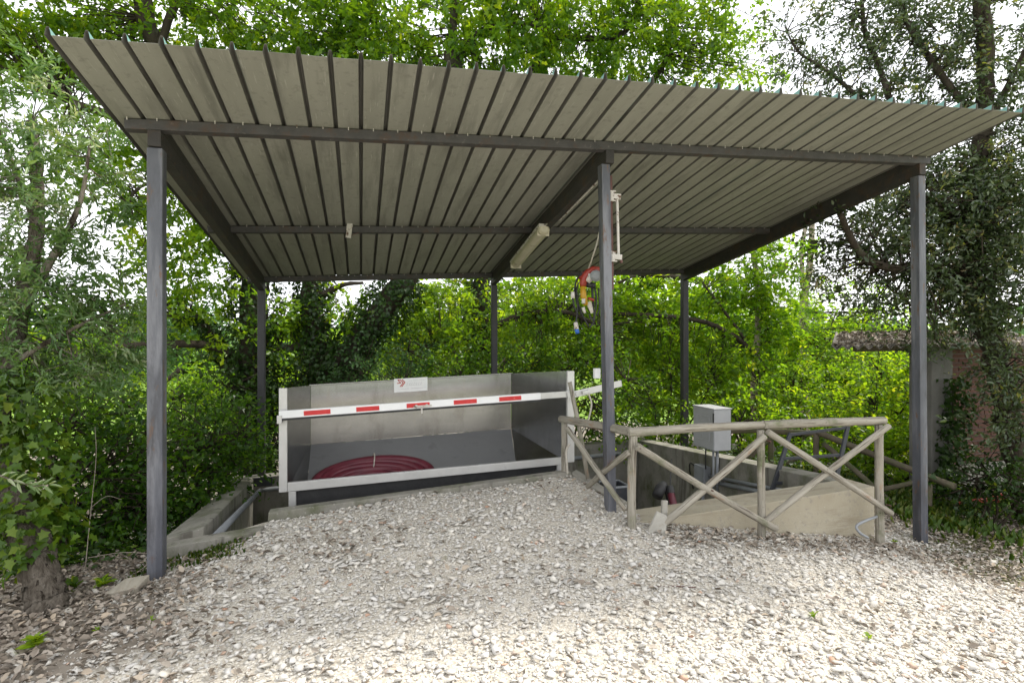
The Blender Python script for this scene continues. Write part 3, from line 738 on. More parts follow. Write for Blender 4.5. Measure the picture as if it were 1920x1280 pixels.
# ------------------------------------------------------------------ log fence round the pit
def log(name, a, b, r, parent, mat=M_LOG, taper=.92, seed=0, n=22):
    rg = random.Random(seed); a, b = Vector(a), Vector(b); r = r * .89
    k = max(6, int((b - a).length / .09)); pts, rad = [], []
    off = Vector((rg.uniform(-1, 1), rg.uniform(-1, 1), rg.uniform(-1, 1))) * .012
    for i in range(k + 1):
        t = i / k
        pts.append(a.lerp(b, t) + off * math.sin(math.pi * t) + Vector((rg.uniform(-1, 1), rg.uniform(-1, 1), rg.uniform(-1, 1))) * .0018)
        rad.append(r * (1 + (taper - 1) * t) * rg.uniform(.965, 1.035))
    pts = [pts[0] - (pts[1] - pts[0]) * .06] + pts + [pts[-1] + (pts[-1] - pts[-2]) * .06]
    rad = [rad[0] * .86] + rad + [rad[-1] * .86]
    d = b - a
    rot = d.to_track_quat('Z', 'Y').to_matrix().to_4x4(); mw = Matrix.Translation(a) @ rot; inv = mw.inverted()
    m = MB(); m.tube([inv @ p for p in pts], rad, n)
    ph = [rg.uniform(0, 6.28) for _ in range(3)]                      # long shallow grooves and flats in the round wood
    for q, v in enumerate(m.v):
        an = math.atan2(v[1], v[0]); g = 1 + .035 * math.sin(3 * an + ph[0]) + .025 * math.sin(5 * an + ph[1] + v[2] * 1.5) + .02 * math.sin(9 * an + ph[2] + v[2])
        m.v[q] = (v[0] * g, v[1] * g, v[2])
    me = m.mesh(name)
    o = link(name, me, mat, None, smooth=True)
    o.parent = parent; o.matrix_parent_inverse = parent_world(parent).inverted()
    o.location = a; o.rotation_euler = rot.to_euler()
    return o
fen = thing("log_fence", (3.6, 4.5, 0), "weathered log fence with crossed braces in front of the tan pit wall", "fence")
log("post", (2.325, 4.50, -.05), (2.345, 4.52, .985), .045, fen, seed=1)
log("post", (3.655, 4.47, -.15), (3.64, 4.47, .99), .042, fen, seed=2)
log("post", (5.075, 4.47, -.45), (5.05, 4.47, .985), .047, fen, seed=3)
log("post", (2.135, 5.70, .2), (2.14, 5.72, .945), .040, fen, seed=4)
log("top_rail", (2.30, 4.52, 1.02), (3.655, 4.46, 1.045), .047, fen, taper=.85, seed=5)
log("top_rail", (3.665, 4.46, 1.045), (5.12, 4.47, 1.03), .046, fen, taper=.95, seed=6)
log("top_rail", (2.36, 4.545, 1.015), (2.13, 5.80, .975), .048, fen, taper=.9, seed=7)
log("brace", (2.33, 4.425, .915), (3.735, 4.375, .085), .036, fen, seed=8)
log("brace", (3.625, 4.40, .945), (2.47, 4.445, .12), .036, fen, seed=9, taper=1.05)
log("brace", (3.665, 4.40, .985), (5.10, 4.375, .12), .034, fen, seed=10)
log("brace", (5.09, 4.395, .985), (3.64, 4.41, .145), .034, fen, seed=11, taper=1.05)
log("brace", (2.055, 5.401, 0.934), (2.262, 4.516, 0.339), .031, fen, seed=12)
log("brace", (2.290, 4.508, 0.845), (2.178, 5.160, 0.386), .031, fen, seed=13)
for p in ((3.66, 4.36, .905), (3.05, 4.36, .49), (4.38, 4.36, .565), (5.075, 4.36, .20), (2.345, 4.39, .90)):
    m = MB(); m.tube([(p[0], p[1] - .004, p[2]), (p[0], p[1] + .05, p[2])], .006, 6); m.build("nail", M_PIPE, fen)

m = MB(); m.tube(smooth_path([(4.968, 4.420, 0.085), (4.799, 4.400, 0.062), (4.695, 4.400, 0.019), (4.712, 4.380, -0.039), (4.795, 4.360, -0.092)], 6), .013, 8)
o = m.build("bent_conduit", M_PVC, None, smooth=True); tag(o, "thin bent grey conduit hugging the right end of the tan wall", "conduit")

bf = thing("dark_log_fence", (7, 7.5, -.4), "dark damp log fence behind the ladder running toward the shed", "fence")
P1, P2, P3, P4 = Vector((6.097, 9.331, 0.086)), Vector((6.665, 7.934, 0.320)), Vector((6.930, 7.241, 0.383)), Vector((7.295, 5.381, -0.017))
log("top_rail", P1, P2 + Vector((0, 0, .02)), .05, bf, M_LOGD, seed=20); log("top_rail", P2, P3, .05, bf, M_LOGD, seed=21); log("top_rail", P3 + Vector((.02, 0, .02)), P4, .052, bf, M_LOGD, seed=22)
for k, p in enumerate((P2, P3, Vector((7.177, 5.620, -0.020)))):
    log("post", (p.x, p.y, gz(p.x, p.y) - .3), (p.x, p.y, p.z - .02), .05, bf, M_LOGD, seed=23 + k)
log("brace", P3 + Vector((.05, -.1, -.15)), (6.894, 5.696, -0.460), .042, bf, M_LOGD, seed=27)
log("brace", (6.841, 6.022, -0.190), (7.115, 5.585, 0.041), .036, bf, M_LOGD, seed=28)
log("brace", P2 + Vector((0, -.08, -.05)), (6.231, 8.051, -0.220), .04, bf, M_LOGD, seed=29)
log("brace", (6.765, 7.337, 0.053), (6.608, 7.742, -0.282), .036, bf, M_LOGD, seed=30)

# ------------------------------------------------------------------ electrical cabinet, switch, pipes, ladder
cab = thing("electrical_cabinet", (4.8, 7.1, .0), "grey metal electrical cabinet on a conduit stand above the pit wall", "cabinet")
cxn = 4.72
cA, cB = Vector((4.720, 6.723, 0.885)), Vector((4.720, 7.224, 0.849))
cZ0, cZ1 = Vector((4.720, 6.723, 0.309)).z, cA.z
cyn, cyf = cA.y, cB.y
cW = .272
m = MB(); m.box(cxn, cxn + cW, cyn, cyf, cZ0, cZ1); m.build("body", M_CAB, cab, bevel=.008)
m = MB(); m.box(cxn - .012, cxn + cW + .012, cyn - .012, cyf + .012, cZ1 + .001, cZ1 + .014); m.build("lid", M_CAB, cab, bevel=.004)
m = MB(); yy0, yy1 = cyn + .10, cyf - .09
for (ya, yb, za, zb_) in ((yy0, yy1, cZ1 - .12, cZ1 - .105), (yy0, yy1, cZ0 + .115, cZ0 + .13), (yy0, yy0 + .015, cZ0 + .13, cZ1 - .12), (yy1 - .015, yy1, cZ0 + .13, cZ1 - .12)):
    m.box(cxn - .010, cxn - .001, ya, yb, za, zb_)
m.build("door_frame", M_CAB, cab, bevel=.002)
m = MB(); m.box(cxn - .006, cxn - .001, cyn + .012, cyf - .012, cZ0 + .02, cZ1 - .02); m.build("door", M_CAB, cab, bevel=.002)
m = MB(); m.box(cxn + cW + .002, cxn + cW + .006, cyn + .002, cyn + .02, cZ0 + .01, cZ1 - .01); m.box(cxn - .010, cxn - .003, cyn - .002, cyn + .02, cZ1 - .25, cZ1 - .05); m.build("seal", M_BLACK, cab)
for dx, r in ((.10, .016), (.16, .022), (.03, .010), (.235, .010)):
    m = MB(); yk = cyn + .16 + (.08 if r < .012 else 0)
    m.tube([(cxn + dx, yk, cZ0), (cxn + dx, yk, cZ0 - (.30 if r < .012 else .62))], r, 10); m.build("conduit", M_BLACK if r < .012 else M_PVC, cab, smooth=True)
sw = thing("switch_box", (4.900, 7.292, -0.159), "small grey switch box with cable on the pit wall below the cabinet", "switch")
sA = Vector((4.900, 7.278, -0.140))
m = MB(); m.box(4.85, 4.965, sA.y - .13, sA.y + .13, sA.z - .13, sA.z + .13); m.build("box", M_PVC, sw, bevel=.01)
m = MB(); m.box(4.842, 4.849, sA.y - .10, sA.y + .10, sA.z - .10, sA.z + .10); m.build("cover", M_PVC, sw, bevel=.004)
m = MB(); m.tube(smooth_path([(4.90, sA.y + .14, sA.z + .06), (4.90, sA.y + .30, sA.z + .10), (4.93, sA.y + .36, sA.z - .05), (4.95, sA.y + .30, sA.z - .30)], 6), .010, 6); m.build("cable", M_BLACK, sw, smooth=True)
m = MB(); m.tube([(4.92, sA.y, sA.z - .13), (4.92, sA.y, -1.3)], .022, 8); m.build("drop_pipe", M_PVC, sw, smooth=True)
for k, (dz, r, lab) in enumerate(((0, .022, "upper grey conduit running along the pit wall to the ladder"), (-.075, .030, "lower grey conduit running along the pit wall to the ladder"))):
    m = MB(); m.tube([(4.935, sA.y - .14, sA.z + .0 + dz), (4.935, 5.2, sA.z + .22 + dz)], r, 10)
    tag(m.build("wall_conduit", M_PVC, None, smooth=True), lab, "conduit", "conduits on the pit wall")
m = MB(); m.tube([(-1.25, 5.47, .10), (-1.50, 9.28, -.46), (-1.40, 9.34, -.46), (4.6, 9.36, -.22)], .035, 10)
tag(m.build("drain_pipe", M_PVC, None, smooth=True), "long grey drain pipe along the inside of the pit walls", "pipe")

lad = thing("steel_ladder", (5.0, 5.7, -1.2), "dark steel ladder standing in the pit behind the log fence", "ladder")
l0, l1 = Vector((4.884, 5.750, 0.100)), Vector((5.252, 5.900, 0.668))
r0, r1 = Vector((5.597, 5.550, 0.102)), Vector((5.947, 5.700, 0.764))
for a_, b_ in ((l0, l1), (r0, r1)):
    d = (b_ - a_); m = MB(); m.bar(a_ - d * .9, b_ + d * .0, .055, .028, up=(0, 1, 0)); m.build("stile", M_LADDER, lad, bevel=.004)
for t in (-.5, 0.0, .48, .97):
    m = MB(); m.bar(l0.lerp(l1, t), r0.lerp(r1, t), .03, .035); m.build("rung", M_LADDER, lad, bevel=.004)

# things standing in the pit
ph = thing("pit_hose", (3.265, 5.400, -0.026), "short red hose with black fitting hanging in the pit", "hose")
m = MB(); hp = [Vector((3.359, 5.600, 0.172)), Vector((3.325, 5.500, 0.087)), Vector((3.317, 5.400, -0.059)), Vector((3.312, 5.350, -0.246))]
sp_ = smooth_path(hp, 26); m.tube(sp_, [.038 + (.004 if i % 2 else -.002) for i in range(len(sp_))], 12); m.build("hose_tube", M_HOSE, ph, smooth=True)
m = MB(); m.tube([(3.352, 5.600, 0.196), (3.342, 5.550, 0.126)], [.045, .048], 14); m.tube([(3.347, 5.580, 0.154), (3.439, 5.700, 0.483)], .006, 6); m.build("coupling", M_BLACK, ph)
nz_ = thing("black_nozzle", (3.225, 5.600, 0.127), "round black rubber nozzle inside the pit beside the red hose", "nozzle")
m = MB(); m.tube([(3.313, 5.660, 0.208), (3.238, 5.600, 0.180), (3.169, 5.550, 0.115)], [.05, .062, .058], 16); m.build("bell", M_RUBBER, nz_, smooth=True)
m = MB(); m.tube([(3.327, 5.660, 0.219), (3.421, 5.750, 0.012), (3.367, 5.800, -0.462)], .022, 8); m.build("stem", M_BLACK, nz_, smooth=True)
bn = thing("metal_bin", (2.648, 5.500, 0.166), "small open grey metal bin in the pit behind the middle post", "bin")
bx0, by0 = 2.60, 5.55
m = MB(); zt_ = .25
m.box(bx0, bx0 + .22, by0, by0 + .012, -.5, zt_); m.box(bx0, bx0 + .22, by0 + .24, by0 + .252, -.5, zt_); m.box(bx0, bx0 + .012, by0 + .013, by0 + .239, -.5, zt_); m.box(bx0 + .208, bx0 + .22, by0 + .013, by0 + .239, -.5, zt_); m.box(bx0 + .012, bx0 + .208, by0 + .013, by0 + .239, -.5, -.48)
m.build("bin_body", M_LADDER, bn)
m = MB()
for a_, b_ in (((bx0 - .01, by0 - .008, zt_), (bx0 + .23, by0 - .008, zt_)), ((bx0 + .228, by0, zt_), (bx0 + .228, by0 + .26, zt_)), ((bx0 - .01, by0 + .26, zt_), (bx0 + .23, by0 + .26, zt_))): m.bar(a_, b_, .012, .02)
m.build("bin_rim", M_PVC, bn)
m = MB(); m.bar((bx0 + .11, by0 + .126, -1.32), (bx0 + .11, by0 + .126, -.501), .2, .2, up=(0, 1, 0)); m.build("stand", M_LADDER, bn)

# loose timber
bd = thing("broken_board", (2.493, 4.430, 0.251), "broken grey board wedged under the log fence brace beside corner post", "board")
m = MB(); m.hexa([(2.40, 4.40, .11), (2.57, 4.36, .11), (2.63, 4.42, .26), (2.54, 4.45, .30), (2.41, 4.43, .13), (2.58, 4.39, .13), (2.64, 4.45, .28), (2.55, 4.48, .32)]); m.build("plank", M_BOARD, bd, bevel=.006)
m = MB(); m.bar((2.63, 4.50, .1), (2.64, 4.49, .40), .055, .03, up=(0, 1, 0)); m.build("stub", M_BOARD, bd, bevel=.005)
sl = MB(); c0 = Vector((-1.640, 4.638, 0.030))
sl.hexa([c0 + Vector(q) * .66 for q in ((-.17, -.12, -.04), (.13, -.10, -.02), (.19, .10, .03), (-.06, .12, .01), (-.17, -.12, .025), (.13, -.10, .05), (.19, .10, .11), (-.06, .12, .085))])
tag(sl.build("timber_offcut", M_PLANK, None, bevel=.006), "tan timber offcut lying at the foot of the left front post", "timber")
m = MB(); m.tube([(2.148, 5.583, 1.398), (2.228, 5.509, 0.927), (2.296, 5.439, 0.392)], [.022, .024, .022], 9)
tag(m.build("wooden_stick", M_LOG, None, smooth=True), "thin wooden stick leaning on the right end of the steel hopper", "stick")
m = MB(); m.tube(smooth_path([(2.358, 5.557, 1.270), (2.393, 5.568, 1.141), (2.343, 5.582, 0.941), (2.271, 5.601, 0.843), (2.249, 5.607, 0.912)], 8), .009, 7)
m.tube(smooth_path([(2.166, 5.630, 0.728), (2.126, 5.620, 0.658), (2.121, 5.590, 0.521), (2.126, 5.589, 0.419)], 8), .012, 7)
tag(m.build("pale_cable", M_ROPE, None, smooth=True), "pale cable looping from the counterweight arm beside the hopper", "cable")
m = MB(); q = Vector((2.234, 5.041, 1.517)); m.box(q.x - .03, q.x + .03, q.y, q.y + .05, q.z - .05, q.z + .05)
tag(m.build("junction_box", M_WHITE, None, bevel=.006), "small white junction box on the back of the middle post", "box")

# ------------------------------------------------------------------ shed
shed = thing("brick_shed", (9, 6.6, -.5), "dark brick shed with wavy fibre cement roof at the right edge", "shed")
PX0, PX1, SY = 8.03, 8.44, 6.25
m = MB(); m.box(PX0, PX1, SY, SY + .35, -.8, 1.80); m.build("pillar", M_CONCD, shed, bevel=.012)
m = MB(); m.box(PX1 + .002, 11.4, SY + .13, SY + .33, -.8, 1.9); wb = m.build("wall", M_MORTAR, shed)
m = MB(); m.box(PX1 + .002, 11.4, SY + .07, SY + .128, -.8, -.02); m.build("plinth", M_CONC, shed, bevel=.006)
bme = MB(); bme.box(-.125, .125, -.0, .03, -.027, .027); brick_mesh = None
rb_ = random.Random(9)
for row in range(26):
    z = .015 + row * .0665
    x = PX1 + .13 + (0 if row % 2 else -.13)
    while x < 11.2:
        if x - .125 > PX1 + .004:
            if brick_mesh is None:
                brick_mesh = bme.mesh("brick"); brick_mesh.materials.append(M_BRICK)
            o = bpy.data.objects.new("brick", brick_mesh); COL.objects.link(o)
            o.location = (x, SY + .108 + rb_.uniform(-.004, .004), z + rb_.uniform(-.002, .002))
            o.rotation_euler = (0, 0, rb_.uniform(-.012, .012))
            o.parent = wb; o.matrix_parent_inverse = parent_world(wb).inverted()
        x += .262
def zroof(x, y): return 1.745 + .012 * (x - 6.4) + .13 * (y - 5.95)
ns = 4
for s_ in range(ns):
    xa = 5.92 + s_ * .98; V, F = [], []
    xs = np.linspace(xa, xa + 1.03, 49); ys = np.linspace(5.93 + rb_.uniform(-.03, .03), 7.7, 12)
    for lay in (0, 1):
        for y in ys:
            for x in xs: V.append((x + 1.05 * (y - 5.93), y, zroof(x, y) + .027 * math.cos((x - 5.92) * 2 * math.pi / .177) + lay * .008 + .009 * (s_ % 2)))
    n = len(xs); K = n * len(ys)
    for q in range(len(ys) - 1):
        for i in range(n - 1):
            a = q * n + i; F += [(a + n, a + n + 1, a + 1, a), (K + a, K + a + 1, K + a + n + 1, K + a + n)]
    for i in range(n - 1): F.append((i, i + 1, K + i + 1, K + i))
    for q in range(len(ys) - 1): a = q * n; F.append((a, K + a, K + a + n, a + n))
    me = bpy.data.meshes.new("roof_sheet"); me.from_pydata(V, [], F); me.update()
    link("roof_sheet", me, M_FIBRE, shed, smooth=True)
m = MB(); m.bar((6.8, 6.4, zroof(6.8, 6.4) - .085), (10.0, 6.4, zroof(10.0, 6.4) - .085), .07, .08); m.build("eave_beam", M_LOGD, shed)
rd = thing("red_metal_frame", (8.459, 5.943, -0.450), "red painted metal frame lying on the ground by the shed", "frame")
q0, q1 = Vector((7.820, 5.733, -0.380)), Vector((8.770, 5.807, -0.360))
m = MB(); m.bar(q0, q1, .05, .05); m.build("long_bar", M_RPAINT, rd, bevel=.004)
m = MB(); m.bar(q1 + Vector((0, 0, .03)), q1 + Vector((-.25, .12, .10)), .16, .02); m.build("flat_plate", M_RPAINT, rd, bevel=.004)
m = MB(); m.bar(q0 + Vector((.1, .02, -.25)), q0 + Vector((.1, .02, .0)), .03, .03, up=(0, 1, 0)); m.bar(q1 + Vector((-.1, 0, -.3)), q1 + Vector((-.1, 0, 0)), .03, .03, up=(0, 1, 0)); m.build("foot", M_RPAINT, rd)

# ------------------------------------------------------------------ gravel and leaf litter (nobody could count them)
def in_view(x, y, z, margin=.08):
    r = x * math.cos(.2644) - y * math.sin(.2644); d = x * math.sin(.2644) + y * math.cos(.2644)
    d = np.maximum(d, .05)
    return (np.abs(r) < (.918 * (1 + margin) + .05) * d + 1.1) & ((1.83 - z) / d < .80 + margin) & (d > .5)
def stone_templates(k=20, npt=9):
    out = []
    import bmesh
    rg = np.random.default_rng(5)
    for i in range(k):
        bm = bmesh.new()
        p = rg.normal(size=(npt, 3)); p /= np.linalg.norm(p, axis=1)[:, None]
        p *= np.array([.5, .5 * rg.uniform(.55, .95), .5 * rg.uniform(.22, .46)]) * rg.uniform(.85, 1.1, size=(npt, 1))
        for q in p: bm.verts.new(q)
        r = bmesh.ops.convex_hull(bm, input=bm.verts)
        bmesh.ops.delete(bm, geom=[g for g in r["geom_interior"] if isinstance(g, bmesh.types.BMVert)], context='VERTS')
        bm.verts.index_update()
        bm.faces.ensure_lookup_table()
        out.append((np.array([v.co[:] for v in bm.verts]), np.array([[v.index for v in f.verts] for f in bm.faces if len(f.verts) == 3])))
        bm.free()
    return out
TEMPL = stone_templates()
TEMPL_S = stone_templates(10, 7)
def rot_mats(yaw, tx, ty):
    cy, sy = np.cos(yaw), np.sin(yaw); o, z = np.ones_like(yaw), np.zeros_like(yaw)
    Rz = np.stack([cy, -sy, z, sy, cy, z, z, z, o], -1).reshape(-1, 3, 3)
    Rx = np.stack([o, z, z, z, np.cos(tx), -np.sin(tx), z, np.sin(tx), np.cos(tx)], -1).reshape(-1, 3, 3)
    Ry = np.stack([np.cos(ty), z, np.sin(ty), z, o, z, -np.sin(ty), z, np.cos(ty)], -1).reshape(-1, 3, 3)
    return Rz @ Rx @ Ry
def blocked(x, y):
    pitm = (x > -1.7) & (x < 5.22) & (y > 4.64) & ((y > 5.63) | (x > 2.30 + (5.7 - np.clip(y, 5, 5.7)) * .3) & (x > 2.40) & (y > 4.64) | (x < -.84) & (y > 5.24))
    shedm = (x > 8.0) & (y > 6.2)
    return pitm | shedm
def scatter(n, x0, x1, y0, y1, prob):
    x = RNG.uniform(x0, x1, n); y = RNG.uniform(y0, y1, n)
    z = ground_z(x, y)
    k = in_view(x, y, z) & ~blocked(x, y)
    x, y, z = x[k], y[k], z[k]
    k = RNG.random(len(x)) < prob(x, y)
    return x[k], y[k], z[k]
def stones(name, x, y, z, size, tint, embed=.22, TEMPL=TEMPL):
    Vs, Ls, At = [], [], []
    base = 0
    n = len(x); which = RNG.integers(0, len(TEMPL), n)
    R = rot_mats(RNG.uniform(0, 6.28, n), RNG.normal(0, .24, n), RNG.normal(0, .24, n))
    for t, (tv, tf) in enumerate(TEMPL):
        k = np.nonzero(which == t)[0]
        if len(k) == 0: continue
        P = np.einsum('nij,vj->nvi', R[k], tv) * size[k][:, None, None]
        P[:, :, 0] += x[k][:, None]; P[:, :, 1] += y[k][:, None]
        P[:, :, 2] += (z[k] + size[k] * embed * RNG.uniform(.1, 1.2, len(k)))[:, None]
        Vs.append(P.reshape(-1, 3))
        L = tf[None] + (base + np.arange(len(k)) * len(tv))[:, None, None]
        Ls.append(L.reshape(-1)); At.append(np.repeat(tint[k], len(tf)))
        base += len(k) * len(tv)
    L = np.concatenate(Ls)
    return mesh_np(name, np.concatenate(Vs), L, np.full(len(L) // 3, 3), np.concatenate(At))
def cov_stone(x, y):
    r, g, b_ = cover(x, y)
    return np.clip(1.0 - .9 * r - .25 * g, .05, 1)
x, y, z = scatter(126000, -3.4, 9.0, 1.2, 6.0, cov_stone)
size = np.clip(np.exp(RNG.normal(math.log(.025), .52, len(x))), .009, .085)
tint = np.clip(RNG.beta(2.6, 2.2, len(x)), 0, 1); tint = np.where(RNG.random(len(x)) < .025, RNG.uniform(.93, 1, len(x)), tint * .93)
o = link("gravel", stones("gravel", x, y, z, size, tint), M_STONE)
tag(o, "pale crushed limestone gravel covering the yard and ramp", "gravel", kind="stuff")
print("stones", len(x))
x, y, z = scatter(62000, -3.0, 8.0, 1.4, 5.8, lambda x, y: np.clip(cov_stone(x, y) * 1.1, 0, 1) * np.clip(3.2 / np.hypot(x, y), .3, 1))
size = RNG.uniform(.008, .019, len(x)); tint = np.clip(RNG.beta(2.4, 2.0, len(x)) * .95, 0, 1)
tag(link("fine_gravel", stones("fine_gravel", x, y, z, size, tint, .25, TEMPL_S), M_STONE), "fine pale chippings packed between the larger stones", "gravel", kind="stuff")
print("fine", len(x))
LEAF_OVAL = (np.array([(0, 0, 0), (.33, .5, .10), (.72, .36, .08), (1, 0, -.06), (.72, -.36, .08), (.33, -.5, .10)]), [(0, 3, 2, 1), (0, 5, 4, 3)])
LEAF_LOBE = (np.array([(0, 0, 0), (.26, .36, .06), (.42, .22, .03), (.68, .50, .10), (1, 0, -.08), (.68, -.50, .10), (.42, -.22, .03), (.26, -.36, .06)]),
             [(0, 2, 1), (0, 4, 3, 2), (0, 7, 6), (0, 6, 5, 4)])
LEAF_IVY = (np.array([(0, 0, 0), (-.08, .42, .05), (.28, .30, .04), (.42, .50, .08), (.62, .22, .05), (1, 0, -.08), (.62, -.22, .05), (.42, -.50, .08), (.28, -.30, .04), (-.08, -.42, .05)]),
            [(0, 2, 1), (0, 4, 3, 2), (0, 5, 4), (0, 9, 8), (0, 8, 7, 6), (0, 6, 5)])
def unit(v): return v / np.maximum(np.linalg.norm(v, axis=-1, keepdims=True), 1e-9)
def leaf_mesh(name, P, D, Nn, L, W, tint, templ=LEAF_OVAL, curl=1.0):
    D = unit(D); S = unit(np.cross(Nn, D)); Nn = np.cross(D, S)
    T, faces = templ
    k = len(T); n = len(P)
    V = P[:, None] + (D[:, None] * T[None, :, 0:1] + S[:, None] * (T[None, :, 1:2] * W[:, None, None]) + Nn[:, None] * T[None, :, 2:3] * curl) * L[:, None, None]
    fl = np.concatenate([np.array(f) for f in faces]); tot = np.array([len(f) for f in faces])
    loops = (fl[None] + (np.arange(n) * k)[:, None]).ravel()
    return mesh_np(name, V.reshape(-1, 3), loops, np.tile(tot, n), np.repeat(tint, len(faces)))
def cov_litter(x, y):
    r, g, b_ = cover(x, y)
    wallside = np.exp(-((y - 4.35) / .22) ** 2) * ((x > 2.5) & (x < 5.3))
    foot = np.exp(-(((x - 1.3) / .6) ** 2 + ((y - 3.6) / .35) ** 2)) * .03 + np.exp(-(((x + .45) / .5) ** 2 + ((y - 4.6) / .4) ** 2)) * .10
    return np.clip(.95 * r + .55 * wallside + .10 * g + foot + .022, 0, 1)
x, y, z = scatter(80000, -4, 9.5, 1.4, 6.8, cov_litter)
n = len(x); print("litter", n)
a_ = RNG.uniform(0, 6.28, n)
D = np.stack([np.cos(a_), np.sin(a_), RNG.normal(0, .35, n)], -1); Nn = unit(np.stack([RNG.normal(0, .45, n), RNG.normal(0, .45, n), np.ones(n)], -1))
me = leaf_mesh("leaf_litter", np.stack([x, y, z + .012 + RNG.uniform(0, .02, n)], -1), D, Nn, RNG.uniform(.022, .065, n), RNG.uniform(.4, .7, n), RNG.random(n), LEAF_OVAL, 1.8)
tag(link("leaf_litter", me, M_DEADLEAF), "brown dead leaves scattered over the edges of the gravel", "dead leaves", kind="stuff")
# leaves lying on the shed roof
n = 1700; x = RNG.uniform(6.0, 9.6, n); y = RNG.uniform(5.95, 7.6, n); a_ = RNG.uniform(0, 6.28, n)
zz = np.array([zroof(p, q) for p, q in zip(x, y)]) + .045
me = leaf_mesh("roof_litter", np.stack([x + 1.05 * (y - 5.93), y, zz - .01], -1), np.stack([np.cos(a_), np.sin(a_), RNG.normal(.1, .3, n)], -1), unit(np.stack([RNG.normal(0, .5, n), RNG.normal(0, .5, n), np.ones(n)], -1)), RNG.uniform(.04, .09, n), RNG.uniform(.4, .7, n), RNG.random(n), LEAF_OVAL, 2)
tag(link("roof_litter", me, M_DEADLEAF), "dead leaves lying on the shed's wavy roof", "dead leaves", kind="stuff")
# grass by the shed and along edges
def grass(name, n, x0, x1, y0, y1, prob, label, h=(.05, .16)):
    x, y, z = scatter(n, x0, x1, y0, y1, prob); k = len(x)
    a_ = RNG.uniform(0, 6.28, k)
    D = np.stack([np.cos(a_) * .5, np.sin(a_) * .5, np.ones(k)], -1)
    me = leaf_mesh(name, np.stack([x, y, z - .005], -1), D, np.stack([np.cos(a_ + 1), np.sin(a_ + 1), .3 * np.ones(k)], -1), RNG.uniform(*h, k), np.full(k, .07), RNG.random(k), LEAF_OVAL, 2.5)
    return tag(link(name, me, M_GRASS), label, "grass", kind="stuff")
pn = lambda x, y: .5 + .5 * np.sin(x * 3.3 + 2 * np.sin(y * 2.1)) * np.sin(y * 3.7 + x)
grass("shed_grass", 26000, 5.8, 11, 3.6, 7.6, lambda x, y: np.clip((x - 6.1) * 1.2 - .1, 0, 1) * np.clip(pn(x, y) * 1.4 - .1, 0, 1) * np.clip((y - 4.4) * 1.2, .04, 1), "rough green grass growing in front of the brick shed")
grass("ramp_grass", 5000, -1.75, -.9, 4.9, 5.3, lambda x, y: np.clip(pn(x * 2, y * 2), 0, 1) * .35, "small green tufts along the foot of the low left wall", (.02, .06))

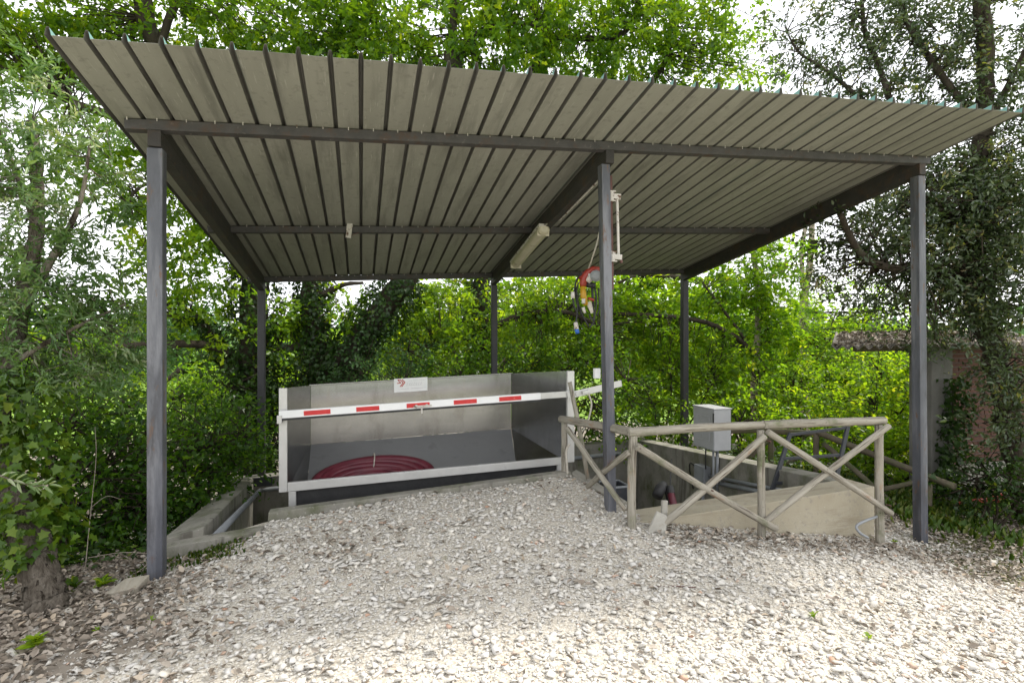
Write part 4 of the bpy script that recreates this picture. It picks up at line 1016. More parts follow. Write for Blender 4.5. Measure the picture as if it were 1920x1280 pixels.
# ------------------------------------------------------------------ plants
class Plant:
    """one tree or shrub: tubes for the wood, leaf sprays for the crown"""
    def __init__(self, name, base, label, cat, seed, group=None):
        self.t = thing(name, base, label, cat, group)
        self.rg = np.random.default_rng(seed)
        self.sk = []
    def wood(self, path, r0, r1, mat, name="trunk", n=10, wob=.03, seg=7, add=True, ridge=0.0):
        P = smooth_path(path, seg)
        k = len(P); rad = [(r0 + (r1 - r0) * i / (k - 1)) * self.rg.uniform(.93, 1.07) for i in range(k)]
        P = [p + Vector(self.rg.normal(0, wob * rad[i] * 2, 3)) for i, p in enumerate(P)]
        m = MB(); m.tube(P, rad, n)
        if ridge:                                                     # buttressed, furrowed bark
            ph = self.rg.uniform(0, 6.28, 3)
            for i, p in enumerate(P):
                for j in range(n):
                    a = 2 * math.pi * j / n; q = Vector(m.v[i * n + j])
                    g = 1 + ridge * (.8 * math.sin(3 * a + ph[0] + .25 * i) + .6 * math.sin(5 * a + ph[1] - .2 * i) + .5 * math.sin(11 * a + ph[2] + .3 * i)) + ridge * .5 * self.rg.normal()
                    m.v[i * n + j] = tuple(p + (q - p) * g)
        m.build(name, mat, self.t, smooth=True)
        if add: self.sk += [np.array(p) for p in P]
        return P
    def crown(self, blobs, mat, leaf=(.07, .11), width=.55, per=16, spray=.32, shape=LEAF_OVAL, up=.9, droop=.15, shell=.55, name="crown", twig=M_BARKD, twigs=.4, tb=0.0, jit=.05, flat=.8, tw=1.0, dens=1.3):
        rg = self.rg; C, B = [], []
        for (c, rx, ry, rz, k) in blobs:
            k = int(k * dens)
            u = unit(rg.normal(size=(k, 3))); rr = rg.random(k) ** (1 / 3.0); rr = rr * (1 - shell) + shell * np.maximum(rr, rg.random(k) ** .35)
            C.append(np.array(c) + u * rr[:, None] * np.array([rx, ry, rz]) + rg.normal(0, .08, (k, 3))); B.append(np.repeat(np.array(c)[None], k, 0))
        C, B = np.concatenate(C), np.concatenate(B)
        n = len(C)
        td = unit(unit(C - B) + rg.normal(0, .6, (n, 3)) + np.array([0, 0, .15 - droop]))
        td[:, 2] *= flat; td = unit(td)
        ln = spray * rg.uniform(.6, 1.35, n)
        t = np.tile(np.linspace(0, 1, per), (n, 1)) + rg.uniform(-.04, .04, (n, per))
        P = C[:, None] + td[:, None] * (t * ln[:, None])[..., None] + rg.normal(0, jit, (n, per, 3)) - np.array([0, 0, 1]) * (droop * .5 * t ** 2 * ln[:, None])[..., None]
        P = P.reshape(-1, 3); k = len(P)
        D = unit(np.repeat(td, per, 0) * .7 + rg.normal(0, .75, (k, 3)) - np.array([0, 0, droop]))
        Nn = unit(np.array([0, 0, up]) + rg.normal(0, .55, (k, 3)))
        L = rg.uniform(*leaf, k) * np.repeat(rg.uniform(.72, 1.2, n), per); W = width * rg.uniform(.8, 1.2, k)
        cl = np.repeat(np.clip(rg.normal(.45, .25, n), 0, 1), per)
        tint = np.clip(cl * .72 + rg.random(k) * .40 - .06 + tb, 0, 1)
        tag(link(name, leaf_mesh(name, P, D, Nn, L, W, tint, shape), mat, self.t), kind="stuff")
        if twigs > 0:
            sk = np.array(self.sk) if self.sk else B
            use = np.nonzero(rg.random(n) < twigs)[0]
            Vs, Ls = [], []
            A, E_ = C[use], C[use] + td[use] * ln[use][:, None]
            d2 = ((A[:, None] - sk[None]) ** 2).sum(-1); near = sk[d2.argmin(1)]
            mid = (A + near) / 2 + rg.normal(0, .10, A.shape)
            far = np.sqrt(d2.min(1)); near = np.where(far[:, None] > 1.6, A + (near - A) * (1.2 / far)[:, None], near)
            mid = np.where(far[:, None] > 1.6, (A + near) / 2 + rg.normal(0, .06, A.shape), mid)
            chain = np.stack([near, mid, A, E_], 1); rr = np.array([.014, .009, .006, .003]) * tw
            side = unit(np.cross(chain[:, 3] - chain[:, 0], rg.normal(size=A.shape))); sid2 = unit(np.cross(chain[:, 3] - chain[:, 0], side))
            ang = np.arange(3) * 2.0944
            ring = (side[:, None] * np.cos(ang)[None, :, None] + sid2[:, None] * np.sin(ang)[None, :, None])
            Vv = chain[:, :, None] + ring[:, None] * rr[None, :, None, None]
            q = []
            for s_ in range(3):
                for j in range(3):
                    q.append((s_ * 3 + j, s_ * 3 + (j + 1) % 3, (s_ + 1) * 3 + (j + 1) % 3, (s_ + 1) * 3 + j))
            q = np.array(q)
            Lp = (q[None] + (np.arange(len(A)) * 12)[:, None, None]).ravel()
            tag(link("twigs", mesh_np("twigs", Vv.reshape(-1, 3), Lp, np.full(len(Lp) // 4, 4)), twig, self.t), kind="stuff")
    def ivy(self, path, r, n, mat=M_IVY, leaf=(.05, .085), depth=.12, name="ivy", lump=.5, shape=LEAF_IVY):
        rg = self.rg; P = np.array([tuple(p) for p in smooth_path(path, 8)])
        seg = np.linalg.norm(np.diff(P, axis=0), axis=1); cum = np.r_[0, np.cumsum(seg)]; tt = cum / cum[-1]
        u = rg.random(n); C = np.stack([np.interp(u, tt, P[:, i]) for i in range(3)], -1)
        T = unit(np.stack([np.interp(np.clip(u + .03, 0, 1), tt, P[:, i]) - np.interp(np.clip(u - .03, 0, 1), tt, P[:, i]) for i in range(3)], -1))
        a = rg.uniform(0, 6.28, n); ref = unit(np.cross(T, np.array([.3, .9, .1]))); ref2 = np.cross(T, ref)
        O = ref * np.cos(a)[:, None] + ref2 * np.sin(a)[:, None]
        bulge = 1 + lump * np.sin(u * 23 + a * 2) * np.sin(a * 3 + u * 11)
        R = r * (1.02) + depth * np.abs(bulge) * rg.random(n) ** .6
        Pp = C + O * R[:, None]
        D = unit(np.array([0, 0, -1.0]) * .6 + O * .5 + rg.normal(0, .5, (n, 3))); Nn = unit(O + np.array([0, 0, .5]) + rg.normal(0, .35, (n, 3)))
        tag(link(name, leaf_mesh(name, Pp, D, Nn, rg.uniform(*leaf, n), rg.uniform(.85, 1.1, n), np.clip(rg.beta(2, 2.6, n) + .12 * (bulge - 1), 0, 1), shape), mat, self.t), kind="stuff")

def blob(c, r, k, fz=.8, fy=1.0): return (c, r, r * fy, r * fz, k)

# oak A, ivy-clad, behind the back left post
T = Plant("oak_tree", (-2.0, 11.9, -1.4), "ivy clad oak behind the back left post of the canopy", "tree", 11, "tall oaks behind the canopy")
tr = [(-1.999, 11.937, -1.221), (-2.019, 11.943, 0.568), (-2.060, 11.954, 2.040), (-2.038, 12.051, 3.528), (-2.139, 12.182, 5.472), (-2.507, 12.075, 7.300)]
T.wood(tr, .30, .20, M_BARKD)
T.wood([(-2.139, 12.182, 5.150), (-2.740, 11.102, 6.325), (-3.328, 10.432, 6.845), (-3.370, 10.029, 7.721)], .16, .13, M_BARKD, "limb")
T.wood([(-3.201, 10.398, 6.713), (-2.946, 10.329, 7.373), (-2.516, 10.523, 8.008)], .07, .04, M_BARKD, "limb")
T.wood([(-2.121, 11.970, 1.304), (-2.658, 11.494, 1.731), (-3.319, 11.051, 1.783), (-4.008, 10.823, 1.740)], .10, .05, M_BARKD, "limb")
lc = [(-2.283, 11.910, 0.892), (-2.562, 11.675, 1.627), (-2.870, 11.448, 2.224), (-3.248, 11.239, 2.289)]
T.wood(lc, .11, .06, M_BARKD, "limb")
T.wood([(-2.202, 11.992, 4.986), (-3.074, 10.778, 5.227), (-3.796, 10.352, 5.428), (-4.341, 10.085, 5.514)], .10, .055, M_BARKD, "limb")
T.wood([(-3.048, 10.978, 1.361), (-3.428, 10.874, 1.004), (-3.791, 10.765, 0.886)], .045, .02, M_BARKD, "limb")
T.wood([(-2.101, 11.965, 4.039), (-2.925, 11.152, 4.460), (-3.407, 10.557, 4.454), (-3.671, 10.318, 4.085)], .05, .02, M_BARKD, "limb")
T.ivy(tr[:4], .28, 5200, depth=.26); T.ivy(lc, .08, 900, depth=.10)
T.crown([blob((-5.016, 10.060, 6.810), 1.0, 60), blob((-4.361, 10.298, 6.711), .9, 60), blob((-3.625, 10.513, 7.197), .9, 60), blob((-3.074, 10.778, 7.063), .9, 65), blob((-2.188, 10.538, 7.522), 1.0, 75), blob((-1.492, 11.075, 7.444), .9, 60),
         blob((-4.849, 10.429, 6.458), .8, 60), blob((-4.220, 10.674, 6.493), .7, 50), blob((-5.373, 10.364, 6.271), .8, 50), blob((-4.626, 10.577, 7.855), 1.2, 50), blob((-3.042, 10.666, 8.371), 1.2, 50),
         blob((-4.045, 10.419, 4.842), .65, 45), blob((-3.540, 10.490, 4.557), .7, 55), blob((-3.138, 11.002, 3.892), .8, 55), blob((-3.409, 11.076, 3.142), .6, 40),
         blob((-2.795, 11.324, 3.196), .7, 50), blob((-3.500, 11.100, 2.299), .5, 30), blob((-2.633, 11.384, 2.224), .6, 40), blob((-6.564, 10.687, 6.600), 1.2, 60), blob((-8.341, 11.375, 5.533), 1.3, 60), blob((-8.296, 11.777, 3.502), 1.3, 60), blob((-3.048, 10.978, 4.642), .6, 36), blob((-2.370, 11.416, 3.919), .6, 40)],  # blobs far to the left, out of view, added to darken the roof underside
        M_OAK, (.09, .14), .62, 16, .34, LEAF_LOBE, dens=1.05, tb=.06)

# oak B, forked, ivy-clad
T = Plant("oak_tree", (-.5, 12.1, -1.4), "forked ivy clad oak with one leaning stem behind the hopper", "tree", 12, "tall oaks behind the canopy")
T.wood([(-0.695, 12.206, -1.387), (-0.716, 12.212, 0.055), (-0.759, 12.223, 0.943)], .40, .34, M_BARKD)
s1 = [(-0.759, 12.223, 0.721), (-0.909, 12.264, 1.608), (-0.973, 12.281, 2.496), (-0.984, 12.284, 3.383), (-0.816, 12.135, 5.569), (-0.268, 11.261, 7.614)]
s2 = [(-0.625, 12.083, 0.785), (-0.232, 11.977, 1.555), (0.348, 11.716, 2.375), (0.919, 11.458, 3.181), (1.656, 10.948, 4.775), (1.598, 9.927, 6.994)]
T.wood(s1, .26, .16, M_BARKD, "stem"); T.wood(s2, .30, .18, M_BARKD, "stem")
T.wood([(-0.368, 11.288, 7.304), (0.126, 10.740, 7.996), (0.213, 10.302, 8.524)], .09, .05, M_BARKD, "limb")
T.wood([(1.598, 9.927, 6.898), (1.566, 9.729, 7.547), (1.623, 9.506, 8.073)], .09, .06, M_BARKD, "limb"); T.wood([(1.626, 9.920, 6.803), (2.018, 9.606, 7.266), (2.651, 9.435, 7.406), (3.013, 9.337, 7.378)], .06, .03, M_BARKD, "limb")
T.wood([(-0.901, 12.158, 2.710), (-0.381, 11.706, 2.955), (0.032, 11.387, 2.987)], .07, .03, M_BARKD, "limb")
T.wood([(-1.812, 11.990, 1.724), (-1.376, 12.079, 1.700), (-0.816, 12.135, 1.830)], .06, .09, M_BARKD, "limb")
T.ivy(s1[:4], .24, 3600, depth=.18); T.ivy(s2[:4], .28, 4600, depth=.24); T.ivy([(-0.689, 12.101, -1.029), (-0.731, 12.112, 0.950)], .45, 3200, depth=.4)
T.crown([blob((-1.079, 10.652, 7.663), .9, 60), blob((-0.341, 10.452, 7.281), .85, 60), blob((0.398, 10.252, 7.568), .7, 50), blob((0.218, 10.508, 7.000), .6, 40), blob((1.690, 9.902, 7.377), .9, 65), blob((2.429, 9.702, 7.090), .7, 50), blob((1.470, 10.376, 7.002), .6, 36), blob((2.290, 9.533, 7.828), .8, 45),
         blob((-1.890, 11.286, 7.300), .7, 40), blob((-0.850, 11.212, 7.304), .6, 36), blob((0.945, 11.140, 7.405), .6, 34), blob((2.890, 9.578, 7.759), .7, 40), blob((-0.710, 10.552, 8.524), 1.1, 40), blob((0.398, 10.252, 8.715), 1.0, 36), blob((1.875, 9.852, 8.811), 1.2, 40), blob((-0.178, 11.859, 2.539), .4, 20), blob((-1.376, 12.079, 1.830), .45, 24), blob((-1.593, 11.827, 2.356), .4, 20)],
        M_OAK, (.09, .14), .62, 16, .34, LEAF_LOBE, tb=.05)

# oak C behind the back middle post
T = Plant("oak_tree", (3.2, 12.6, -1.3), "leafy oak with dark ivy trunk behind the back middle post", "tree", 13, "tall oaks behind the canopy")
tr = [(2.630, 12.342, -1.303), (2.630, 12.342, 1.107), (2.595, 12.351, 2.312), (2.711, 12.320, 3.758), (3.025, 11.613, 5.732), (3.585, 10.425, 7.931)]
T.wood(tr, .22, .14, M_BARKD); T.ivy(tr[:4], .2, 3000, depth=.22)
T.wood([(2.632, 12.237, 1.830), (1.807, 11.943, 1.830), (1.211, 11.690, 1.719)], .06, .03, M_BARKD, "limb"); T.wood([(2.645, 12.130, 2.067), (3.357, 11.523, 2.404), (4.102, 10.907, 2.440), (4.663, 10.548, 2.157)], .07, .035, M_BARKD, "limb")
T.wood([(3.585, 10.425, 7.826), (4.716, 9.912, 7.717), (5.021, 9.622, 8.013), (5.070, 9.505, 8.658)], .06, .04, M_BARKD, "limb"); T.wood([(5.399, 10.349, 6.627), (5.873, 10.013, 7.399), (5.921, 9.793, 7.931), (6.022, 9.766, 8.773)], .06, .04, M_BARKD, "limb")
T.crown([blob((3.520, 10.236, 7.820), .9, 60), blob((4.318, 10.020, 7.510), .8, 60), blob((5.115, 9.804, 7.717), .85, 65), blob((6.022, 9.766, 7.931), .85, 60), blob((6.917, 9.834, 7.557), .65, 40), blob((6.442, 9.859, 7.078), .6, 36), blob((7.504, 9.779, 8.589), .55, 24), blob((7.957, 9.863, 7.377), .25, 10),
         blob((3.281, 10.508, 7.405), .6, 40), blob((4.979, 10.463, 7.390), .6, 44), blob((5.820, 10.235, 7.390), .6, 44), blob((4.318, 10.020, 8.233), .8, 44), blob((5.118, 9.596, 8.318), .8, 44), blob((6.428, 9.656, 8.562), .7, 36), blob((3.919, 10.128, 9.060), 1.2, 40), blob((5.819, 9.821, 9.299), 1.2, 40), blob((1.668, 11.773, 2.394), .7, 50), blob((1.232, 11.891, 1.717), .6, 40), blob((3.136, 11.583, 2.519), .7, 50), blob((4.022, 11.343, 2.748), .6, 36), blob((4.391, 11.036, 2.056), .6, 46), blob((3.579, 11.463, 1.715), .7, 50), blob((2.139, 11.853, 1.600), .6, 44), blob((1.295, 12.496, 2.304), .4, 24), blob((1.897, 12.540, 2.914), .55, 36), blob((3.758, 12.036, 2.975), .5, 30), blob((4.728, 11.566, 2.957), .5, 34), blob((6.200, 11.375, 2.312), .55, 40), blob((5.019, 11.073, 2.748), .5, 26), blob((5.666, 11.105, 1.830), .6, 40)],
        M_OAK, (.085, .13), .6, 16, .34, LEAF_LOBE, tb=.08)

# tree D with a long dark bough, right of the back right post
T = Plant("young_maple", (8.9, 11.1, -1.1), "pale slender maple with long dark bough right of the back posts", "tree", 14)
T.wood([(8.881, 11.064, -1.651), (8.857, 11.070, 0.835), (9.079, 11.217, 2.840), (8.944, 11.461, 4.905)], .10, .05, M_BARKP)
T.wood([(9.016, 10.820, 1.096), (8.468, 10.761, 1.649), (7.819, 10.730, 2.067), (6.904, 10.770, 2.332), (5.153, 10.830, 2.417)], .07, .045, M_BARKD, "limb"); T.wood([(7.018, 10.946, 3.253), (5.794, 10.863, 3.264), (5.262, 10.800, 3.071)], .06, .03, M_BARKD, "limb")
T.wood([(8.343, 10.691, 1.830), (7.712, 10.966, 2.794), (7.363, 11.060, 3.276)], .04, .02, M_BARKD, "limb")
T.crown([blob((5.891, 11.044, 2.880), .5, 30), blob((6.341, 10.922, 1.830), .6, 44), blob((7.596, 10.997, 3.035), .6, 44), blob((8.557, 11.151, 3.695), .65, 50), blob((9.157, 10.989, 3.198), .65, 50), blob((8.917, 11.054, 2.203), .6, 44), blob((9.785, 11.026, 3.976), .4, 24), blob((7.829, 10.934, 1.469), .6, 44), blob((9.397, 10.924, 1.333), .7, 50), blob((6.445, 11.101, 1.119), .6, 44), blob((5.735, 11.501, 3.035), .45, 30), blob((6.771, 11.428, 2.993), .45, 30), blob((7.480, 11.236, 2.320), .55, 40), blob((8.437, 11.184, 2.825), .5, 36), blob((9.542, 11.092, 2.335), .6, 44), blob((8.933, 11.257, 4.481), .4, 24)],
        M_LIME, (.08, .12), .75, 16, .34, LEAF_IVY, up=1.2)
T = Plant("slender_ash", (10.7, 11.7, -1.1), "tall bare stemmed ash with forked pale trunk near the shed", "tree", 15)
T.wood([(11.100, 11.913, -1.750), (11.047, 11.928, 1.830), (11.047, 11.928, 3.138)], .12, .10, M_BARKP)
T.wood([(11.047, 11.928, 2.932), (11.207, 11.884, 4.033), (11.233, 11.877, 5.410), (11.207, 11.884, 6.512)], .09, .06, M_BARKP, "stem"); T.wood([(11.047, 11.928, 3.069), (10.981, 11.946, 4.171), (11.100, 11.913, 4.860), (11.025, 11.519, 5.980)], .06, .05, M_BARKP, "stem")
T.crown([blob((11.154, 11.484, 2.366), .7, 34), blob((10.637, 11.624, 1.830), .6, 30), blob((11.800, 11.309, 2.901), .8, 30), blob((11.588, 10.952, 1.830), .7, 40), blob((12.160, 10.590, 2.343), .5, 24), blob((11.412, 11.414, 1.562), .7, 50), blob((10.789, 11.790, 3.188), .35, 14), blob((11.783, 9.863, 1.710), .5, 34)], M_LIME, (.07, .11), .5, 14, .34, LEAF_OVAL)

# evergreen on the right, leaning over the shed
T = Plant("holm_oak", (8.27, 5.32, -.5), "dark evergreen holm oak leaning over the shed roof at right", "tree", 16)
tr = [(8.295, 5.213, -0.373), (8.242, 5.331, 0.504), (8.246, 5.537, 1.543), (8.182, 5.762, 2.419), (8.245, 5.849, 3.396), (8.360, 5.817, 4.515), (8.338, 5.720, 5.659), (8.124, 5.674, 6.772)]
T.wood(tr, .16, .09, M_BARKD, wob=.05)
T.wood([(8.182, 5.762, 2.530), (7.398, 5.663, 2.764), (6.534, 5.690, 2.794), (6.115, 5.700, 2.984), (5.803, 5.681, 3.437)], .07, .035, M_BARKD, "limb")
T.wood([(8.160, 5.768, 3.082), (7.668, 5.797, 3.574), (7.388, 5.873, 3.720), (7.294, 6.106, 4.441)], .06, .04, M_BARKD, "limb")
T.wood([(8.374, 5.814, 4.814), (7.924, 6.143, 5.808), (7.744, 6.399, 6.535), (7.593, 6.440, 7.162)], .05, .03, M_BARKD, "limb"); T.wood([(7.366, 6.086, 4.441), (7.366, 6.501, 5.829), (7.328, 6.718, 6.489), (7.274, 6.733, 7.132)], .045, .025, M_BARKD, "limb")
T.wood([(7.461, 6.165, 4.701), (6.847, 6.849, 5.846), (6.534, 7.141, 6.271), (6.336, 7.194, 6.600)], .035, .012, M_BARKD, "limb"); T.wood([(8.360, 5.817, 4.664), (8.440, 5.589, 5.173), (8.560, 5.349, 5.793)], .05, .03, M_BARKD, "limb")
T.crown([blob((6.852, 7.055, 6.600), .8, 33), blob((6.534, 7.141, 5.942), .45, 14), blob((7.313, 6.723, 6.569), .8, 43), blob((7.072, 6.684, 5.719), .65, 31), blob((7.744, 6.399, 6.378), .8, 43), blob((7.650, 6.321, 5.626), .6, 33), blob((8.220, 6.063, 6.267), .8, 43), blob((8.190, 5.967, 5.456), .65, 37), blob((8.734, 5.716, 6.156), .8, 43), blob((8.622, 5.643, 5.291), .6, 36),
         blob((8.191, 5.552, 4.269), .6, 63), blob((7.706, 5.684, 3.767), .55, 63), blob((8.107, 5.368, 3.366), .6, 72), blob((7.672, 5.589, 3.033), .5, 54), blob((8.129, 5.258, 2.519), .6, 72), blob((7.770, 5.459, 2.319), .45, 54), blob((7.467, 5.645, 2.396), .35, 27),
         blob((6.897, 6.006, 3.429), .45, 30), blob((6.391, 6.040, 3.264), .4, 23), blob((6.579, 5.885, 2.679), .42, 27), blob((6.989, 5.774, 2.962), .35, 18), blob((6.195, 6.196, 2.993), .35, 16), blob((7.066, 5.546, 1.830), .25, 14),
         blob((7.935, 5.104, 1.495), .3, 30), blob((7.709, 4.958, 0.920), .3, 30), blob((7.468, 6.681, 7.453), 1.0, 28), blob((8.294, 6.043, 7.185), 1.0, 28), blob((7.851, 6.163, 4.202), .5, 40), blob((7.664, 5.384, 3.345), .5, 60), blob((8.242, 5.331, 3.924), .5, 60), blob((7.388, 6.184, 3.643), .4, 30), blob((6.529, 6.002, 2.404), .35, 20)],
        M_EVER, (.055, .085), .42, 22, .30, LEAF_OVAL, up=.5, jit=.045, twigs=.6, tb=.02, dens=1.5)
iv = Plant("climbing_ivy", (8.2, 6.2, -.5), "dark ivy climbing the shed's concrete pillar", "ivy", 17)
iv.ivy([(8.36, 6.22, -.45), (8.28, 6.20, .1), (8.40, 6.2, .8), (8.38, 6.22, 1.3)], .05, 1200, depth=.16, leaf=(.05, .08))
iv.wood([(8.36, 6.23, -.5), (8.30, 6.23, .1), (8.40, 6.23, .8), (8.40, 6.23, 1.3)], .02, .008, M_BARKD, "stem", 6)

# olive at the left edge
T = Plant("olive_tree", (-2.126, 4.541, 0.000), "silvery olive tree with leaning ivy covered trunk at the left edge", "tree", 18)
tr = [(-2.041, 4.489, -0.023), (-2.155, 4.582, 0.280), (-2.395, 4.741, 0.735), (-2.568, 4.891, 1.133), (-2.585, 5.051, 1.589), (-2.625, 5.373, 2.174), (-2.633, 5.582, 2.909), (-2.733, 5.713, 3.712)]
T.wood([(-1.919, 4.374, -0.091)] + tr[:3], .125, .10, M_BARKM, "trunk_base", 30, add=False, wob=.03, seg=14, ridge=.06)
T.wood(tr[1:], .10, .04, M_BARKM, wob=.04, n=22, seg=10, ridge=.06)
T.wood([(-2.627, 5.270, 1.998), (-2.396, 5.311, 2.519), (-2.237, 5.371, 2.974), (-2.199, 5.465, 3.538)], .035, .01, M_BARK, "limb", 8); T.wood([(-2.585, 5.051, 1.629), (-2.329, 5.085, 1.830), (-2.059, 5.116, 1.998), (-1.836, 5.159, 2.131)], .025, .006, M_BARK, "limb", 8)
T.wood([(-2.676, 5.594, 2.909), (-2.789, 5.521, 3.326), (-2.830, 5.325, 3.681)], .03, .01, M_BARK, "limb", 8)
T.crown([blob((-2.763, 5.617, 3.583), .50, 39), blob((-2.416, 5.523, 3.223), .42, 31), blob((-2.619, 5.475, 2.798), .50, 45), blob((-2.379, 5.617, 3.666), .36, 21), blob((-2.687, 5.389, 2.260), .46, 43), blob((-2.313, 5.288, 2.260), .34, 27), blob((-2.505, 5.237, 1.830), .42, 40), blob((-2.147, 5.243, 1.830), .36, 28), blob((-2.978, 5.468, 2.949), .6, 37), blob((-2.655, 5.795, 3.985), .32, 14), blob((-1.855, 5.268, 1.786), .26, 12), blob((-2.702, 5.083, 1.589), .35, 22), blob((-2.275, 4.967, 1.509), .26, 16), blob((-2.043, 5.215, 2.239), .16, 5), blob((-2.110, 5.337, 2.666), .16, 5)],
        M_OLIVE, (.05, .085), .26, 30, .30, LEAF_OVAL, up=.35, jit=.02, twigs=.5, twig=M_BARK, droop=.25, shell=.4, tw=.45, dens=1.1)
T.ivy(tr[1:5], .10, 700, M_IVYB, (.05, .085), .07); T.ivy([(-2.335, 4.880, 1.516), (-2.315, 4.771, 0.988), (-2.086, 4.553, 0.357)], .10, 420, M_IVYB, (.05, .08), .16, name="ivy_skirt")
sp = Plant("olive_sprig", (-1.999, 4.064, 0.968), "pale green olive sprig reaching in from the left edge", "sprig", 19)
sp.wood([(-2.153, 4.002, 1.073), (-2.031, 4.021, 1.003), (-1.936, 4.047, 0.952), (-1.846, 4.043, 0.953)], .006, .002, M_BARK, "stem", 6, add=True)
n = 22; u = np.linspace(.2, 1, n); S0 = np.array([tuple(p) for p in smooth_path([(-2.153, 4.002, 1.073), (-2.031, 4.021, 1.003), (-1.936, 4.047, 0.952), (-1.846, 4.043, 0.953)], 12)]); Pp = np.stack([np.interp(u, np.linspace(0, 1, len(S0)), S0[:, i]) for i in range(3)], -1)
Dd = unit(np.stack([np.full(n, .75), np.full(n, -.1), np.where(np.arange(n) % 2, .5, -.45)], -1) + sp.rg.normal(0, .25, (n, 3)))
link("leaves", leaf_mesh("leaves", Pp, Dd, unit(np.array([0, -.6, .7]) + sp.rg.normal(0, .3, (n, 3))), sp.rg.uniform(.06, .085, n), np.full(n, .24), sp.rg.uniform(.5, 1, n)), M_OLIVE, sp.t)

# shrubs
def shrub(name, px, label, blobs, mat, seed, leaf=(.06, .09), width=.6, per=14, spray=.3, shape=LEAF_OVAL, up=1.1, tb=0.0, twigs=.5, cat="shrub", group=None, stems=4):
    c = np.array(blobs[0][0]); zg = gz(c[0], c[1])
    T = Plant(name, (c[0], c[1], zg), label, cat, seed, group)
    for k in range(stems):
        bl = blobs[k % len(blobs)]; q = np.array(bl[0]) + T.rg.normal(0, .25, 3) * bl[1]
        b0 = Vector((c[0] + T.rg.normal(0, .12), c[1] + T.rg.normal(0, .12), zg - .1))
        T.wood([b0, b0.lerp(Vector(q), .5) + Vector(T.rg.normal(0, .12, 3)), Vector(q)], .026, .008, M_BARKD, "stem", 6)
    T.crown(blobs, mat, leaf, width, per, spray, shape, up, twigs=twigs, tb=tb)
    return T
GL, GB, GR = "shrubs on the bank left of the pit", "shrubs behind the hopper", "bright shrubs behind the log fence"
shrub("bank_shrub", 0, "dark broadleaf shrub right behind the olive trunk", [blob((-2.827, 6.567, 0.812), .55, 60), blob((-2.569, 6.497, 0.277), .5, 60), blob((-2.925, 6.386, 0.384), .5, 50), blob((-3.189, 6.665, 1.187), .5, 40)], M_SHRUB, 31, (.05, .08), .62, group=GL)
shrub("bank_shrub", 0, "dark shrub filling the gap left of the left front post", [blob((-2.529, 7.108, 0.466), .55, 60), blob((-2.503, 6.894, -0.063), .5, 56), blob((-2.966, 7.641, 0.946), .5, 36), blob((-2.286, 7.249, 0.055), .5, 56), blob((-2.726, 6.332, -0.029), .4, 40)], M_SHRUB, 32, (.05, .085), .65, shape=LEAF_IVY, group=GL)
shrub("bank_shrub", 0, "dark shrub beside the low left wall of the pit", [blob((-2.112, 7.824, 0.223), .5, 50), blob((-2.013, 8.419, 0.449), .55, 50), blob((-2.022, 7.385, -0.190), .40, 40), blob((-1.992, 9.242, 0.545), .5, 40), blob((-2.434, 8.532, 0.667), .5, 40), blob((-1.793, 8.981, 0.026), .45, 40), blob((-1.942, 8.400, -0.060), .4, 36)], M_SHRUB, 33, (.055, .085), .6, group=GL)
shrub("bank_shrub", 0, "fresh green shrub in front of the meadow gap at left", [blob((-3.416, 8.798, 1.394), .35, 16), blob((-2.984, 8.474, 1.016), .35, 22), blob((-3.435, 8.389, 1.141), .4, 26), blob((-2.754, 9.655, 1.008), .45, 26), blob((-2.574, 9.814, 0.736), .5, 36)], M_LIME, 34, (.05, .08), .6, group=GL)
shrub("bank_shrub", 0, "ivy tangle under the oaks behind the back left post", [blob((-2.230, 11.171, 0.659), .7, 60), blob((-1.633, 10.802, 0.109), .6, 40), blob((-2.466, 11.442, 1.233), .5, 36), blob((-1.365, 11.558, 0.591), .7, 50), blob((-2.052, 10.708, -0.232), .6, 40), blob((-1.165, 11.504, 1.210), .45, 30)], M_IVY, 35, (.06, .10), .8, shape=LEAF_IVY, group=GL)
shrub("hedge_shrub", 0, "bluish green shrub behind the left half of the hopper", [blob((0.131, 11.153, 1.314), .55, 50), blob((0.844, 11.168, 1.514), .5, 44), blob((-0.361, 11.079, 0.816), .5, 40), blob((0.618, 10.814, 0.816), .6, 40)], M_BLUEG, 36, (.05, .085), .55, group=GB)
shrub("hedge_shrub", 0, "mid green shrub behind the middle of the hopper", [blob((1.758, 10.920, 1.304), .6, 50), blob((2.523, 10.506, 1.210), .6, 50), blob((1.400, 10.603, 0.816), .6, 36), blob((3.134, 10.755, 1.509), .5, 40)], M_SHRUB, 37, (.06, .095), .6, tb=.12, group=GB)
shrub("hedge_shrub", 0, "mid green shrub behind the right end of the hopper", [blob((3.788, 10.370, 1.304), .6, 54), blob((4.581, 10.363, 1.402), .6, 54), blob((4.238, 9.834, 0.614), .55, 50), blob((5.108, 10.013, 0.778), .6, 50), blob((4.629, 9.728, 0.005), .5, 40)], M_SHRUB, 38, (.06, .095), .6, tb=.18, group=GB)
shrub("lime_shrub", 0, "bright shrub between back right post and cabinet", [blob((5.820, 10.235, 0.522), .65, 56), blob((6.459, 10.683, 1.256), .6, 46), blob((7.013, 10.533, 0.912), .6, 50), blob((5.718, 9.848, -0.063), .5, 40)], M_LIME, 39, (.06, .10), .75, shape=LEAF_IVY, group=GR)
shrub("lime_shrub", 0, "bright shrub just right of the electrical cabinet", [blob((7.241, 9.436, 0.357), .65, 60), blob((7.468, 10.617, 1.363), .6, 46), blob((8.121, 10.233, 0.912), .6, 50), blob((7.075, 9.066, -0.400), .6, 44)], M_LIME, 40, (.06, .10), .75, shape=LEAF_IVY, group=GR)
